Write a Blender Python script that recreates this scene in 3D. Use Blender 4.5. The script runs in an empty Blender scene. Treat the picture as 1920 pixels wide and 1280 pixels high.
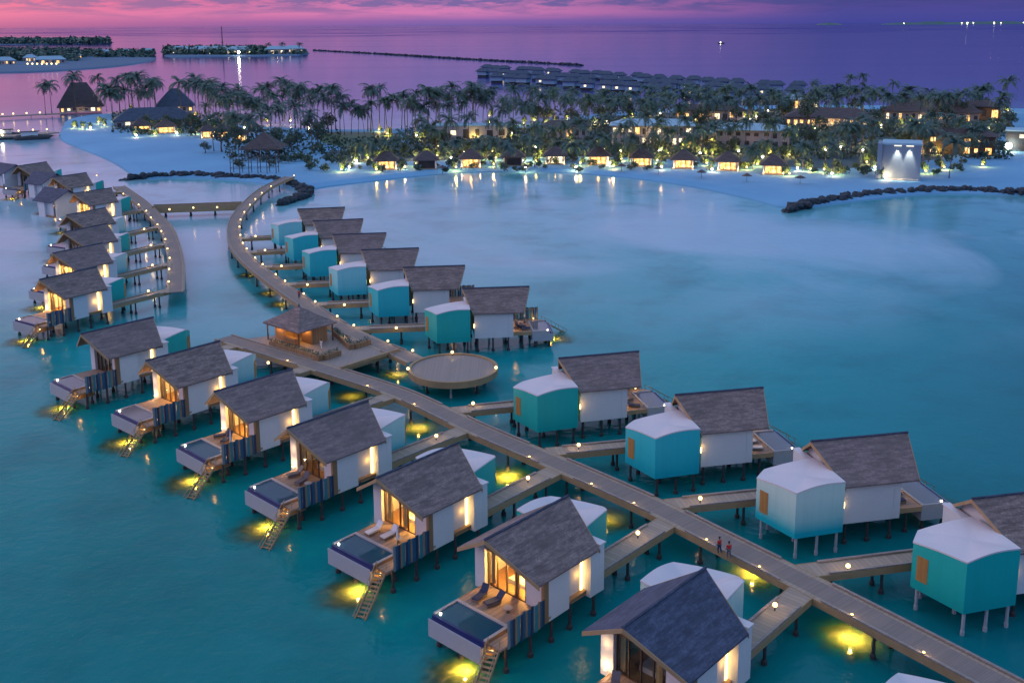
import bpy, math, random
from mathutils import Vector, Matrix
random.seed(7)
SC = bpy.context.scene
COL = SC.collection
PI = math.pi

# ------------------------------------------------------------------ camera model (solved from the photograph's vanishing points)
FPX, CX, CY, HCAM = 1912.0, 960.0, 423.0, 52.0
ROLL = math.atan(11 / 1920.0)
PITCH = math.atan((CY - 46.5) / FPX)
def ray(u, v):
    du, dv = u - CX, v - CY
    c, s = math.cos(ROLL), math.sin(ROLL)
    x, y = (du * c - dv * s) / FPX, -(du * s + dv * c) / FPX
    return (x, math.cos(PITCH) + y * math.sin(PITCH), -math.sin(PITCH) + y * math.cos(PITCH))
def at(u, v, z=0.0):
    r = ray(u, v); t = (z - HCAM) / r[2]
    return (r[0] * t, r[1] * t)
def proj(X, Y, Z):
    Z -= HCAM
    zc = Y * math.cos(PITCH) - Z * math.sin(PITCH); yc = Y * math.sin(PITCH) + Z * math.cos(PITCH)
    x, y = X / zc * FPX, -yc / zc * FPX
    c, s = math.cos(ROLL), math.sin(ROLL)
    return (CX + x * c + y * s, CY - x * s + y * c)
cam_d = bpy.data.cameras.new('camera'); cam = bpy.data.objects.new('camera', cam_d); COL.objects.link(cam)
cam_d.sensor_width = 36; cam_d.lens = FPX / 1920 * 36; cam_d.shift_y = (CY - 640) / 1920
cam_d.clip_start = 1; cam_d.clip_end = 120000
cam.matrix_world = Matrix.Translation((0, 0, HCAM)) @ Matrix.Rotation(PI / 2 - PITCH, 4, 'X') @ Matrix.Rotation(-ROLL, 4, 'Z')
SC.camera = cam

# ------------------------------------------------------------------ materials
class NT:
    def __init__(s, nt): s.nt = nt; nt.nodes.clear()
    def n(s, t, **kw):
        o = s.nt.nodes.new(t)
        for k, v in kw.items():
            if k.startswith('i_'):
                o.inputs[k[2:].replace('_', ' ')].default_value = v
            else: setattr(o, k, v)
        return o
    def l(s, a, b): s.nt.links.new(a, b)
def new_mat(name):
    m = bpy.data.materials.new(name); m.use_nodes = True
    return m, NT(m.node_tree)
def rgb(c): return (c[0], c[1], c[2], 1)
def mth(t, op, a, b=None):
    n = t.n('ShaderNodeMath', operation=op)
    for i, x in enumerate((a, b)):
        if x is None: continue
        if isinstance(x, (int, float)): n.inputs[i].default_value = x
        else: t.l(x, n.inputs[i])
    return n.outputs[0]
def mixc(t, f, a, b, mode='MIX'):
    n = t.n('ShaderNodeMix', data_type='RGBA', blend_type=mode)
    for s, x in ((n.inputs[0], f), (n.inputs[6], a), (n.inputs[7], b)):
        if isinstance(x, (int, float)): s.default_value = x
        elif isinstance(x, tuple): s.default_value = rgb(x)
        else: t.l(x, s)
    return n.outputs[2]
def ramp(t, f, stops, interp='LINEAR'):
    n = t.n('ShaderNodeValToRGB'); cr = n.color_ramp; cr.interpolation = interp
    while len(cr.elements) < len(stops): cr.elements.new(0.5)
    for e, (p, c) in zip(cr.elements, stops):
        e.position = p; e.color = rgb(c) if len(c) == 3 else c
    t.l(f, n.inputs[0]); return n.outputs[0]
def noise(t, vec, scale, detail=4, rough=.55, dist=0.):
    n = t.n('ShaderNodeTexNoise'); n.inputs['Scale'].default_value = scale; n.inputs['Detail'].default_value = detail
    n.inputs['Roughness'].default_value = rough; n.inputs['Distortion'].default_value = dist
    if vec is not None: t.l(vec, n.inputs['Vector'])
    return n.outputs['Fac']
def mapv(t, vec, scale, loc=(0, 0, 0), rot=(0, 0, 0)):
    n = t.n('ShaderNodeMapping'); n.inputs['Scale'].default_value = scale; n.inputs['Location'].default_value = loc
    n.inputs['Rotation'].default_value = rot; t.l(vec, n.inputs['Vector']); return n.outputs[0]
def principled(t, col, rough=.6, bump=None, bstr=.3, bdist=.05, **kw):
    p = t.n('ShaderNodeBsdfPrincipled'); o = t.n('ShaderNodeOutputMaterial')
    if isinstance(col, tuple): p.inputs['Base Color'].default_value = rgb(col)
    else: t.l(col, p.inputs['Base Color'])
    if isinstance(rough, (int, float)): p.inputs['Roughness'].default_value = rough
    else: t.l(rough, p.inputs['Roughness'])
    for k, v in kw.items(): p.inputs[k.replace('_', ' ')].default_value = v
    if bump is not None:
        b = t.n('ShaderNodeBump'); b.inputs['Strength'].default_value = bstr; b.inputs['Distance'].default_value = bdist
        t.l(bump, b.inputs['Height']); t.l(b.outputs[0], p.inputs['Normal'])
    t.l(p.outputs[0], o.inputs[0]); return p
def coords(t, kind='Object'): return t.n('ShaderNodeTexCoord').outputs[kind]
def scale3(c, k): return (c[0] * k, c[1] * k, c[2] * k)
def m_plain(name, c, rough=.6, sc=1.5, var=.25, **kw):
    m, t = new_mat(name); v = coords(t)
    f = noise(t, v, sc, 6)
    f2 = noise(t, v, sc * 9, 3)
    col = mixc(t, f, scale3(c, 1 - var), scale3(c, 1 + var))
    col = mixc(t, mth(t, 'MULTIPLY', f2, .35), col, scale3(c, .7))
    principled(t, col, rough, f2, .15, .02, **kw); return m
def m_planks(name, c, axis='x', w=.18, var=.3, rough=.7):
    """boards laid side by side along an axis of the object, every board a little different"""
    m, t = new_mat(name); v = coords(t)
    sx = t.n('ShaderNodeSeparateXYZ'); t.l(v, sx.inputs[0])
    a = sx.outputs['XYZ'.index(axis.upper())]
    q = mth(t, 'DIVIDE', a, w); idx = mth(t, 'FLOOR', q); fr = mth(t, 'FRACT', q)
    wn = t.n('ShaderNodeTexWhiteNoise', noise_dimensions='1D'); t.l(idx, wn.inputs['W'])
    gap = mth(t, 'LESS_THAN', fr, .06)
    nz = noise(t, v, 2.5, 6); nz2 = noise(t, v, .25, 3)
    col = mixc(t, wn.outputs['Value'], scale3(c, 1 - var), scale3(c, 1 + var))
    col = mixc(t, mth(t, 'MULTIPLY', nz, .5), col, scale3(c, .6))
    col = mixc(t, mth(t, 'MULTIPLY', nz2, .4), col, (c[0] * .8, c[1] * .95, c[2] * 1.1))
    col = mixc(t, mth(t, 'MULTIPLY', gap, .55), col, scale3(c, .25))
    principled(t, col, rough, gap, -.4, .02); return m
def m_shingle(name, c, var=.35):
    m, t = new_mat(name); v = coords(t)
    sx = t.n('ShaderNodeSeparateXYZ'); t.l(v, sx.inputs[0])
    cb = t.n('ShaderNodeCombineXYZ'); t.l(sx.outputs[0], cb.inputs[0]); t.l(mth(t, 'MULTIPLY', sx.outputs[2], 1.9), cb.inputs[1])
    br = t.n('ShaderNodeTexBrick'); br.inputs['Scale'].default_value = 1.; br.inputs['Brick Width'].default_value = .34
    br.inputs['Row Height'].default_value = .24; br.inputs['Mortar Size'].default_value = .018; br.inputs['Bias'].default_value = 0
    br.inputs['Color1'].default_value = rgb(scale3(c, 1 - var)); br.inputs['Color2'].default_value = rgb(scale3(c, 1 + var))
    br.inputs['Mortar'].default_value = rgb(scale3(c, .35)); t.l(cb.outputs[0], br.inputs['Vector'])
    nz = noise(t, mapv(t, v, (.35, .35, 3.4)), 1.5, 8, .7)
    nz2 = noise(t, v, 3.2, 6, .75)
    oi = t.n('ShaderNodeObjectInfo')
    col = mixc(t, ramp(t, nz, [(.40, (0, 0, 0)), (.60, (1, 1, 1))]), mixc(t, .6, br.outputs['Color'], scale3(c, .30)), mixc(t, .55, br.outputs['Color'], (c[0] * 1.75, c[1] * 1.7, c[2] * 1.7)))
    col = mixc(t, ramp(t, nz2, [(.42, (0, 0, 0)), (.66, (.75, .75, .75))]), col, scale3(c, .45))
    col = mixc(t, mth(t, 'MULTIPLY', oi.outputs['Random'], .45), col, (c[0] * .72, c[1] * .72, c[2] * .9))
    ad = t.n('ShaderNodeVectorMath', operation='ADD'); t.l(v, ad.inputs[0]); t.l(oi.outputs['Location'], ad.inputs[1])
    n5 = noise(t, mapv(t, ad.outputs[0], (.5, .5, 1.2)), .55, 4, .6)
    col = mixc(t, ramp(t, n5, [(.52, (0, 0, 0)), (.64, (.55,) * 3)]), col, (c[0] * .45, c[1] * .5, c[2] * .5))
    hgt = mth(t, 'ADD', br.outputs['Fac'], mth(t, 'MULTIPLY', nz2, -.8))
    principled(t, col, .8, hgt, -.6, .05); return m
def m_emit(name, c, k, sample=False):
    m, t = new_mat(name); e = t.n('ShaderNodeEmission'); e.inputs[0].default_value = rgb(c); e.inputs[1].default_value = k
    o = t.n('ShaderNodeOutputMaterial'); t.l(e.outputs[0], o.inputs[0])
    m.cycles.emission_sampling = 'FRONT' if sample else 'NONE'; return m
def m_window(name, c, k):
    """a lit window: uneven warm light with curtains and furniture behind it"""
    m, t = new_mat(name); v = coords(t)
    nz = noise(t, mapv(t, v, (1.3, 1.3, .35)), 1.3, 3, .6)
    col = ramp(t, nz, [(.32, scale3(c, .12)), (.5, c), (.66, (1, .85, .5))])
    e = t.n('ShaderNodeEmission'); t.l(col, e.inputs[0]); e.inputs[1].default_value = k
    g = t.n('ShaderNodeBsdfGlossy'); g.inputs['Roughness'].default_value = .1
    a = t.n('ShaderNodeMixShader'); a.inputs[0].default_value = .1; t.l(e.outputs[0], a.inputs[1]); t.l(g.outputs[0], a.inputs[2])
    o = t.n('ShaderNodeOutputMaterial'); t.l(a.outputs[0], o.inputs[0]); m.cycles.emission_sampling = 'NONE'; return m
def m_glass(name):
    m, t = new_mat(name)
    tr = t.n('ShaderNodeBsdfTransparent'); tr.inputs[0].default_value = (.9, .92, .9, 1)
    g = t.n('ShaderNodeBsdfGlossy'); g.inputs['Roughness'].default_value = .03
    a = t.n('ShaderNodeMixShader'); a.inputs[0].default_value = .07; t.l(tr.outputs[0], a.inputs[1]); t.l(g.outputs[0], a.inputs[2])
    o = t.n('ShaderNodeOutputMaterial'); t.l(a.outputs[0], o.inputs[0]); return m
def m_leaf(name, c, var=.5):
    m, t = new_mat(name); v = coords(t); oi = t.n('ShaderNodeObjectInfo')
    f = noise(t, v, 1.4, 4, .7)
    col = mixc(t, f, scale3(c, 1 - var), scale3(c, 1 + var))
    col = mixc(t, mth(t, 'MULTIPLY', oi.outputs['Random'], .5), col, (c[0] * 1.5, c[1] * 1.15, c[2] * .6))
    principled(t, col, .55); return m
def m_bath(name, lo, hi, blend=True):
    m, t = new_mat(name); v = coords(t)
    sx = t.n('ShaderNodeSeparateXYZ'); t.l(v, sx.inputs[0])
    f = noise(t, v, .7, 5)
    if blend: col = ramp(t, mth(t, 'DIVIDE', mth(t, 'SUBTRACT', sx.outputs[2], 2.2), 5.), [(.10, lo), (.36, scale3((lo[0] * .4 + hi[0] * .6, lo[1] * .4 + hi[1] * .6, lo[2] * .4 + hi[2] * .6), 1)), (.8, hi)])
    else: col = mixc(t, .5, lo, hi)
    col = mixc(t, mth(t, 'MULTIPLY', f, .25), col, mixc(t, 1., col, (.75, .8, .8), 'MULTIPLY'))
    st = noise(t, mapv(t, v, (1.6, 1.6, .12)), 1.2, 5, .7)
    col = mixc(t, mth(t, 'MULTIPLY', ramp(t, st, [(.45, (0, 0, 0)), (.75, (1, 1, 1))]), .22), col, mixc(t, 1., col, (.6, .66, .66), 'MULTIPLY'))
    jf = mth(t, 'FRACT', mth(t, 'DIVIDE', mth(t, 'ADD', sx.outputs[0], sx.outputs[1]), 1.45)); jn = mth(t, 'LESS_THAN', jf, .022)
    col = mixc(t, mth(t, 'MULTIPLY', jn, .15), col, mixc(t, 1., col, (.4, .45, .45), 'MULTIPLY'))
    principled(t, col, .5, noise(t, v, 14, 3), .05, .01); return m

M = {}
M['shingle'] = m_shingle('shingle', (.25, .19, .168))
M['shingle_blue'] = m_shingle('shingle_blue', (.075, .095, .15))
M['blue_roof'] = m_shingle('blue_roof', (.055, .095, .15))
M['thatch'] = m_shingle('thatch', (.10, .085, .085))
M['white'] = m_plain('white_render', (.66, .67, .70), .6, .5, .07)
M['membrane'] = m_plain('white_membrane', (.68, .65, .67), .5, .35, .06)
M['timber'] = m_planks('timber', (.34, .19, .09), 'z', .14)
M['timber_v'] = m_planks('timber_vertical', (.33, .19, .09), 'y', .16)
M['soffit'] = m_planks('soffit', (.36, .18, .08), 'x', .2)
M['fascia'] = m_plain('fascia_timber', (.38, .26, .14), .7, .9, .3)
M['deck_x'] = m_planks('deck_boards_cross', (.34, .275, .23), 'x', .2, .10)
M['deck_edge'] = m_planks('deck_boards_edge', (.34, .285, .25), 'y', .22, .2)
M['villa_deck'] = m_planks('villa_deck', (.40, .27, .19), 'y', .18, .25)
M['pile'] = m_plain('pile', (.045, .05, .055), .8, 2, .4)
M['palepile'] = m_plain('pale_pile', (.42, .44, .47), .7, 2, .2)
M['dark'] = m_plain('dark_metal', (.05, .05, .055), .5, 2, .3)
M['glass'] = m_glass('glass')
M['frame'] = m_plain('window_frame', (.10, .065, .04), .5, 2, .3)
M['door'] = m_planks('door_boards', (.42, .21, .06), 'y', .2, .2)
M['curtain'] = m_planks('curtain', (.80, .55, .25), 'y', .3, .25)
M['poolshell'] = m_plain('pool_shell', (.40, .42, .46), .5, 1.1, .1)
M['pooltile'] = m_plain('pool_tile', (.015, .03, .14), .25, 2, .3)
M['coping'] = m_plain('coping', (.44, .42, .42), .5, 2, .15)
M['sb_blue'] = m_plain('board_blue', (.02, .10, .19), .6, 2, .25)
M['sb_teal'] = m_plain('board_teal', (.03, .20, .25), .6, 2, .25)
M['sb_pale'] = m_plain('board_pale', (.20, .25, .27), .6, 2, .15)
M['sb_navy'] = m_plain('board_navy', (.015, .04, .09), .6, 2, .25)
M['sb_wood'] = m_plain('board_wood', (.30, .20, .12), .7, 2, .25)
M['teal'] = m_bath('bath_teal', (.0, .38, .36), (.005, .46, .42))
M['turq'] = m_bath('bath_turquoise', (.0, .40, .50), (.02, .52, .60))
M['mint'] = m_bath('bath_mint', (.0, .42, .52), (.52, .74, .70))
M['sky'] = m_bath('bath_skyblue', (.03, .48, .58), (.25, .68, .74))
M['bulb'] = m_emit('lamp_globe', (1, .66, .27), 4.2)
M['bulb_w'] = m_emit('lamp_white', (1, .86, .66), 22)
M['strip'] = m_emit('light_strip', (1, .66, .22), 5)
M['win'] = m_window('lit_window', (1, .48, .12), 2.3)
M['win_w'] = m_window('lit_window_white', (1, .78, .5), 2.3)
M['tower'] = m_plain('tower_wall', (.20, .28, .38), .7, .4, .15)
M['winglow'] = m_emit('uplight_panel', (1, .9, .72), 1.6)
M['sand'] = None
M['rock'] = m_plain('rock', (.035, .05, .065), .85, .6, .5)
M['palm'] = m_leaf('palm_leaf', (.045, .115, .105))
M['shrub'] = m_leaf('shrub_leaf', (.06, .12, .095))
M['trunk'] = m_plain('palm_trunk', (.16, .13, .11), .85, 3, .3)
M['lawn'] = m_leaf('lawn_grass', (.035, .11, .045), .3)
M['bl_roof'] = m_plain('pale_roof', (.30, .50, .62), .7, .3, .2)
M['bl_wall'] = m_plain('hotel_wall', (.40, .38, .40), .7, .5, .15)
M['red'] = m_plain('red_cloth', (.62, .015, .03), .8, 6, .3)
M['grey'] = m_plain('grey_cloth', (.13, .13, .16), .8, 6, .3)
M['navy'] = m_plain('navy_cloth', (.03, .05, .12), .8, 6, .3)
M['whitecloth'] = m_plain('white_cloth', (.75, .75, .78), .8, 6, .1)
M['skin'] = m_plain('skin', (.30, .17, .11), .5, 6, .15)
M['hair'] = m_plain('hair', (.02, .016, .013), .6, 9, .3)
def poolwater():
    m, t = new_mat('pool_water'); v = coords(t)
    principled(t, (.02, .085, .13), .04, noise(t, mapv(t, v, (1, 1, 1)), 1.6, 3), .12, .05, IOR=1.33); return m
M['poolwater'] = poolwater()
M['poolsky'] = m_plain('sky_mirror_pool', (.19, .18, .20), .08, .6, .15)  # pale base colour stands in for sky mirrored in the pool
def sea_mat():
    m, t = new_mat('sea_water'); v = coords(t)
    sx = t.n('ShaderNodeSeparateXYZ'); t.l(v, sx.inputs[0]); X, Y = sx.outputs[0], sx.outputs[1]
    n1 = noise(t, mapv(t, v, (1, .6, 1)), .012, 6, .55, .6)
    n2 = noise(t, v, .07, 6, .6)
    # lagoon floor seen through the water: deeper teal near, pale sandbank in the middle, blue further out
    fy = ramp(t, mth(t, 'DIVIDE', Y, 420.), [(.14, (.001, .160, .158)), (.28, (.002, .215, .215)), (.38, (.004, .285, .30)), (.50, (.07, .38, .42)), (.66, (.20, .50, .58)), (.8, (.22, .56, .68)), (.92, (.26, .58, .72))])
    # right-hand deeper basin
    rx = mth(t, 'ADD', mth(t, 'DIVIDE', mth(t, 'SUBTRACT', X, mth(t, 'MULTIPLY', Y, .20)), 90.), mth(t, 'MULTIPLY', mth(t, 'SUBTRACT', n1, .5), 1.6))
    rxf = ramp(t, rx, [(.05, (0, 0, 0)), (.55, (1, 1, 1))])
    near = ramp(t, mth(t, 'DIVIDE', Y, 300.), [(.3, (1, 1, 1)), (.95, (.25, .25, .25))])
    k = mth(t, 'MULTIPLY', mth(t, 'MULTIPLY', rxf, near), .92)
    c = mixc(t, k, fy, (.002, .078, .135))
    c = mixc(t, ramp(t, n1, [(.40, (0, 0, 0)), (.68, (.7, .7, .7))]), c, (.012, .33, .36))
    c = mixc(t, ramp(t, n2, [(.48, (0, 0, 0)), (.72, (.55, .55, .55))]), c, (.003, .13, .15))
    n4 = noise(t, mapv(t, v, (1, .7, 1), (31, 7, 0)), .017, 5, .5, .8)
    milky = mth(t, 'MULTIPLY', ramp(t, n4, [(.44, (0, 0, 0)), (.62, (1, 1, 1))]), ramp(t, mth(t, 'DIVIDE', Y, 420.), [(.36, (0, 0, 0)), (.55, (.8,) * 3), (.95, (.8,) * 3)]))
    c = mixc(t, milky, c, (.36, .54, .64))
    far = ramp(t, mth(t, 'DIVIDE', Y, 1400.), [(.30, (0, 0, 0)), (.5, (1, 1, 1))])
    c = mixc(t, far, c, (.035, .05, .25))  # deep sea blue, also standing in for higher sky mirrored by waves
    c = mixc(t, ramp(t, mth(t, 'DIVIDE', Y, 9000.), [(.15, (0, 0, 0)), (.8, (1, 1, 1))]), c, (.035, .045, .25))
    streak = noise(t, mapv(t, v, (.0006, .006, 1)), 1., 4, .6)
    w = noise(t, mapv(t, v, (1, 1, 1)), .55, 4, .6, .3); w2 = noise(t, mapv(t, v, (.25, 1, 1)), .05, 4, .6)
    h = mth(t, 'ADD', w, mth(t, 'MULTIPLY', w2, 2.5))
    p = principled(t, c, .12, h, .12, .5, IOR=1.33)
    sl = mth(t, 'SUBTRACT', ramp(t, mth(t, 'DIVIDE', Y, 7000.), [(.0157, (.18,) * 3), (.034, (.44,) * 3), (.09, (.46,) * 3), (.2, (.30,) * 3), (.7, (.14,) * 3), (1, (.10,) * 3)]), mth(t, 'MULTIPLY', mth(t, 'MULTIPLY', ramp(t, streak, [(.42, (0, 0, 0)), (.62, (1, 1, 1))]), far), .16))
    t.l(sl, p.inputs['Specular IOR Level'])
    bn = p.inputs['Normal'].links[0].from_node
    t.l(ramp(t, mth(t, 'DIVIDE', Y, 900.), [(.08, (.22,) * 3), (.35, (.07,) * 3), (1, (.02,) * 3)]), bn.inputs['Strength'])
    t.l(ramp(t, mth(t, 'DIVIDE', Y, 900.), [(.1, (.12,) * 3), (.6, (.14,) * 3), (1, (.10,) * 3)]), p.inputs['Roughness'])
    return m
def sand_mat():
    m, t = new_mat('coral_sand'); v = coords(t)
    n1 = noise(t, v, .03, 6, .6, .4); n2 = noise(t, v, .5, 5, .65)
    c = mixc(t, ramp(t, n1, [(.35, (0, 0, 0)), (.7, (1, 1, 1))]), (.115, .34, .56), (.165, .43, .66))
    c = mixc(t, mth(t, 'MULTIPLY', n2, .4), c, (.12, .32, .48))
    sx = t.n('ShaderNodeSeparateXYZ'); t.l(v, sx.inputs[0])
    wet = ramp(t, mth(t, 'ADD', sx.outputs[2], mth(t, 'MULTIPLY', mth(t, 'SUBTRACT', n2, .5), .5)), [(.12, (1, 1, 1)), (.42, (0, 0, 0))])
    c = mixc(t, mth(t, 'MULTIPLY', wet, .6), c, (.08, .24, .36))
    n3 = noise(t, v, 2.2, 4, .7); c = mixc(t, ramp(t, n3, [(.62, (0, 0, 0)), (.8, (.5, .5, .5))]), c, (.08, .17, .24))
    principled(t, c, .85, n2, .5, .25); return m
M['sea'] = sea_mat(); M['sand'] = sand_mat(); M['far_sand'] = m_plain('far_sand', (.055, .15, .25), .9, .02, .2)

# ------------------------------------------------------------------ mesh helpers
class MB:
    def __init__(s): s.v = []; s.f = []; s.m = []
    def add(s, vs, fs, mi=0):
        b = len(s.v); s.v += [tuple(p) for p in vs]
        for f in fs: s.f.append(tuple(b + i for i in f)); s.m.append(mi)
    def box(s, x0, y0, z0, x1, y1, z1, mi=0):
        s.add([(x0, y0, z0), (x1, y0, z0), (x1, y1, z0), (x0, y1, z0), (x0, y0, z1), (x1, y0, z1), (x1, y1, z1), (x0, y1, z1)],
              [(3, 2, 1, 0), (4, 5, 6, 7), (0, 1, 5, 4), (1, 2, 6, 5), (2, 3, 7, 6), (3, 0, 4, 7)], mi)
    def prism(s, poly, z0, z1, mi=0):
        n = len(poly); zz0 = z0 if hasattr(z0, '__len__') else [z0] * n; zz1 = z1 if hasattr(z1, '__len__') else [z1] * n
        vs = [(p[0], p[1], zz0[i]) for i, p in enumerate(poly)] + [(p[0], p[1], zz1[i]) for i, p in enumerate(poly)]
        s.add(vs, [tuple(range(n - 1, -1, -1)), tuple(range(n, 2 * n))] + [(i, (i + 1) % n, n + (i + 1) % n, n + i) for i in range(n)], mi)
    def xprism(s, poly, x0, x1, mi=0):      # polygon in y,z extruded along x
        n = len(poly)
        s.add([(x0, p[0], p[1]) for p in poly] + [(x1, p[0], p[1]) for p in poly],
              [tuple(range(n - 1, -1, -1)), tuple(range(n, 2 * n))] + [(i, (i + 1) % n, n + (i + 1) % n, n + i) for i in range(n)], mi)
    def tube(s, pts, rs, n=8, mi=0):
        rings = []
        for k, p in enumerate(pts):
            p = Vector(p); a = Vector(pts[max(k - 1, 0)]); b = Vector(pts[min(k + 1, len(pts) - 1)])
            d = (b - a).normalized(); u = d.cross(Vector((0, 1, 0)) if abs(d.y) < .9 else Vector((1, 0, 0))).normalized(); w = d.cross(u)
            rings.append([p + (u * math.cos(2 * PI * i / n) + w * math.sin(2 * PI * i / n)) * rs[k] for i in range(n)])
        vs = [q for r in rings for q in r]; fs = []
        for k in range(len(pts) - 1):
            for i in range(n):
                fs.append((k * n + i, k * n + (i + 1) % n, (k + 1) * n + (i + 1) % n, (k + 1) * n + i))
        fs.append(tuple(range(n - 1, -1, -1))); fs.append(tuple((len(pts) - 1) * n + i for i in range(n)))
        s.add(vs, fs, mi)
    def beam(s, a, b, w, h, mi=0):
        a, b = Vector(a), Vector(b); d = (b - a).normalized(); sd = d.cross(Vector((0, 0, 1))).normalized() * (w / 2); up = sd.cross(d).normalized() * (h / 2)
        vs = [p + e * sd + g * up for p in (a, b) for e, g in ((-1, -1), (1, -1), (1, 1), (-1, 1))]
        s.add(vs, [(0, 1, 2, 3), (7, 6, 5, 4), (0, 4, 5, 1), (1, 5, 6, 2), (2, 6, 7, 3), (3, 7, 4, 0)], mi)
    def ball(s, c, r, n=8, mi=0, sz=1.):
        vs = []; fs = []
        for j in range(1, n // 2 + 1):
            th = PI * j / (n // 2 + 1)
            for i in range(n): vs.append((c[0] + r * math.sin(th) * math.cos(2 * PI * i / n), c[1] + r * math.sin(th) * math.sin(2 * PI * i / n), c[2] + sz * r * math.cos(th)))
        k = len(vs); vs += [(c[0], c[1], c[2] + r * sz), (c[0], c[1], c[2] - r * sz)]; R = n // 2
        for j in range(R - 1):
            for i in range(n): fs.append((j * n + i, (j + 1) * n + i, (j + 1) * n + (i + 1) % n, j * n + (i + 1) % n))
        for i in range(n): fs.append((k, i, (i + 1) % n)); fs.append((k + 1, (R - 1) * n + (i + 1) % n, (R - 1) * n + i))
        s.add(vs, fs, mi)
    def hip(s, x0, y0, x1, y1, z0, z1, rl=0., mi=0, t=.2, fl=0.):   # hip roof with ridge length fraction rl along x, flare fl
        cx, cy = (x0 + x1) / 2, (y0 + y1) / 2; h = (x1 - x0) / 2 * rl
        for dz in (0,):
            vs = [(x0, y0, z0), (x1, y0, z0), (x1, y1, z0), (x0, y1, z0), (x0, y0, z0 - t), (x1, y0, z0 - t), (x1, y1, z0 - t), (x0, y1, z0 - t)]
            k = .5; zm = z0 + (z1 - z0) * (k - fl)
            mx0, mx1 = x0 + (cx - h - x0) * k, x1 + (cx + h - x1) * k; my0, my1 = y0 + (cy - y0) * k, y1 + (cy - y1) * k
            vs += [(mx0, my0, zm), (mx1, my0, zm), (mx1, my1, zm), (mx0, my1, zm), (cx - h - .01, cy, z1), (cx + h + .01, cy, z1)]
            fs = [(7, 6, 5, 4), (0, 4, 5, 1), (1, 5, 6, 2), (2, 6, 7, 3), (3, 7, 4, 0), (0, 1, 9, 8), (1, 2, 10, 9), (2, 3, 11, 10), (3, 0, 8, 11),
                  (8, 9, 13, 12), (9, 10, 13), (10, 11, 12, 13), (11, 8, 12)]
            s.add(vs, fs, mi)
    def mesh(s, name, mats, smooth=False):
        me = bpy.data.meshes.new(name); me.from_pydata(s.v, [], s.f); me.update()
        for mm in (mats if isinstance(mats, (list, tuple)) else [mats]): me.materials.append(M[mm] if isinstance(mm, str) else mm)
        me.polygons.foreach_set('material_index', s.m)
        if smooth: me.polygons.foreach_set('use_smooth', [True] * len(me.polygons))
        return me
def obj(name, me, parent=None, loc=(0, 0, 0), rz=0., mat=None):
    o = bpy.data.objects.new(name, me); COL.objects.link(o); o.parent = parent; o.location = loc; o.rotation_euler = (0, 0, rz)
    if mat:
        o.material_slots[0].link = 'OBJECT'; o.material_slots[0].material = M[mat]
    return o
def tag(o, label, cat, group=None, kind=None):
    o['label'] = label; o['category'] = cat
    if group: o['group'] = group
    if kind: o['kind'] = kind
    return o
def empty(name, loc, rz=0., label=None, cat=None, group=None):
    o = bpy.data.objects.new(name, None); COL.objects.link(o); o.location = loc; o.rotation_euler = (0, 0, rz); o.empty_display_size = .3
    if label: tag(o, label, cat, group)
    return o
def light(name, kind, loc, power, col, parent=None, r=.12, spot=None, rot=(0, 0, 0), blend=.8):
    d = bpy.data.lights.new(name, kind); d.energy = power; d.color = col; d.shadow_soft_size = r
    if kind == 'SPOT': d.spot_size = math.radians(spot); d.spot_blend = blend
    o = bpy.data.objects.new(name, d); COL.objects.link(o); o.parent = parent; o.location = loc; o.rotation_euler = rot
    return o
WARM = (1, .62, .27); AMBER = (1, .50, .10); YEL = (1, .56, .08)
ORD = ['first', 'second', 'third', 'fourth', 'fifth', 'sixth', 'seventh', 'eighth', 'ninth', 'tenth', 'eleventh', 'twelfth', 'thirteenth', 'fourteenth', 'fifteenth', 'sixteenth', 'seventeenth', 'eighteenth', 'nineteenth', 'twentieth', 'twenty-first', 'twenty-second', 'twenty-third', 'twenty-fourth', 'twenty-fifth', 'twenty-sixth', 'twenty-seventh', 'twenty-eighth']

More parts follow.
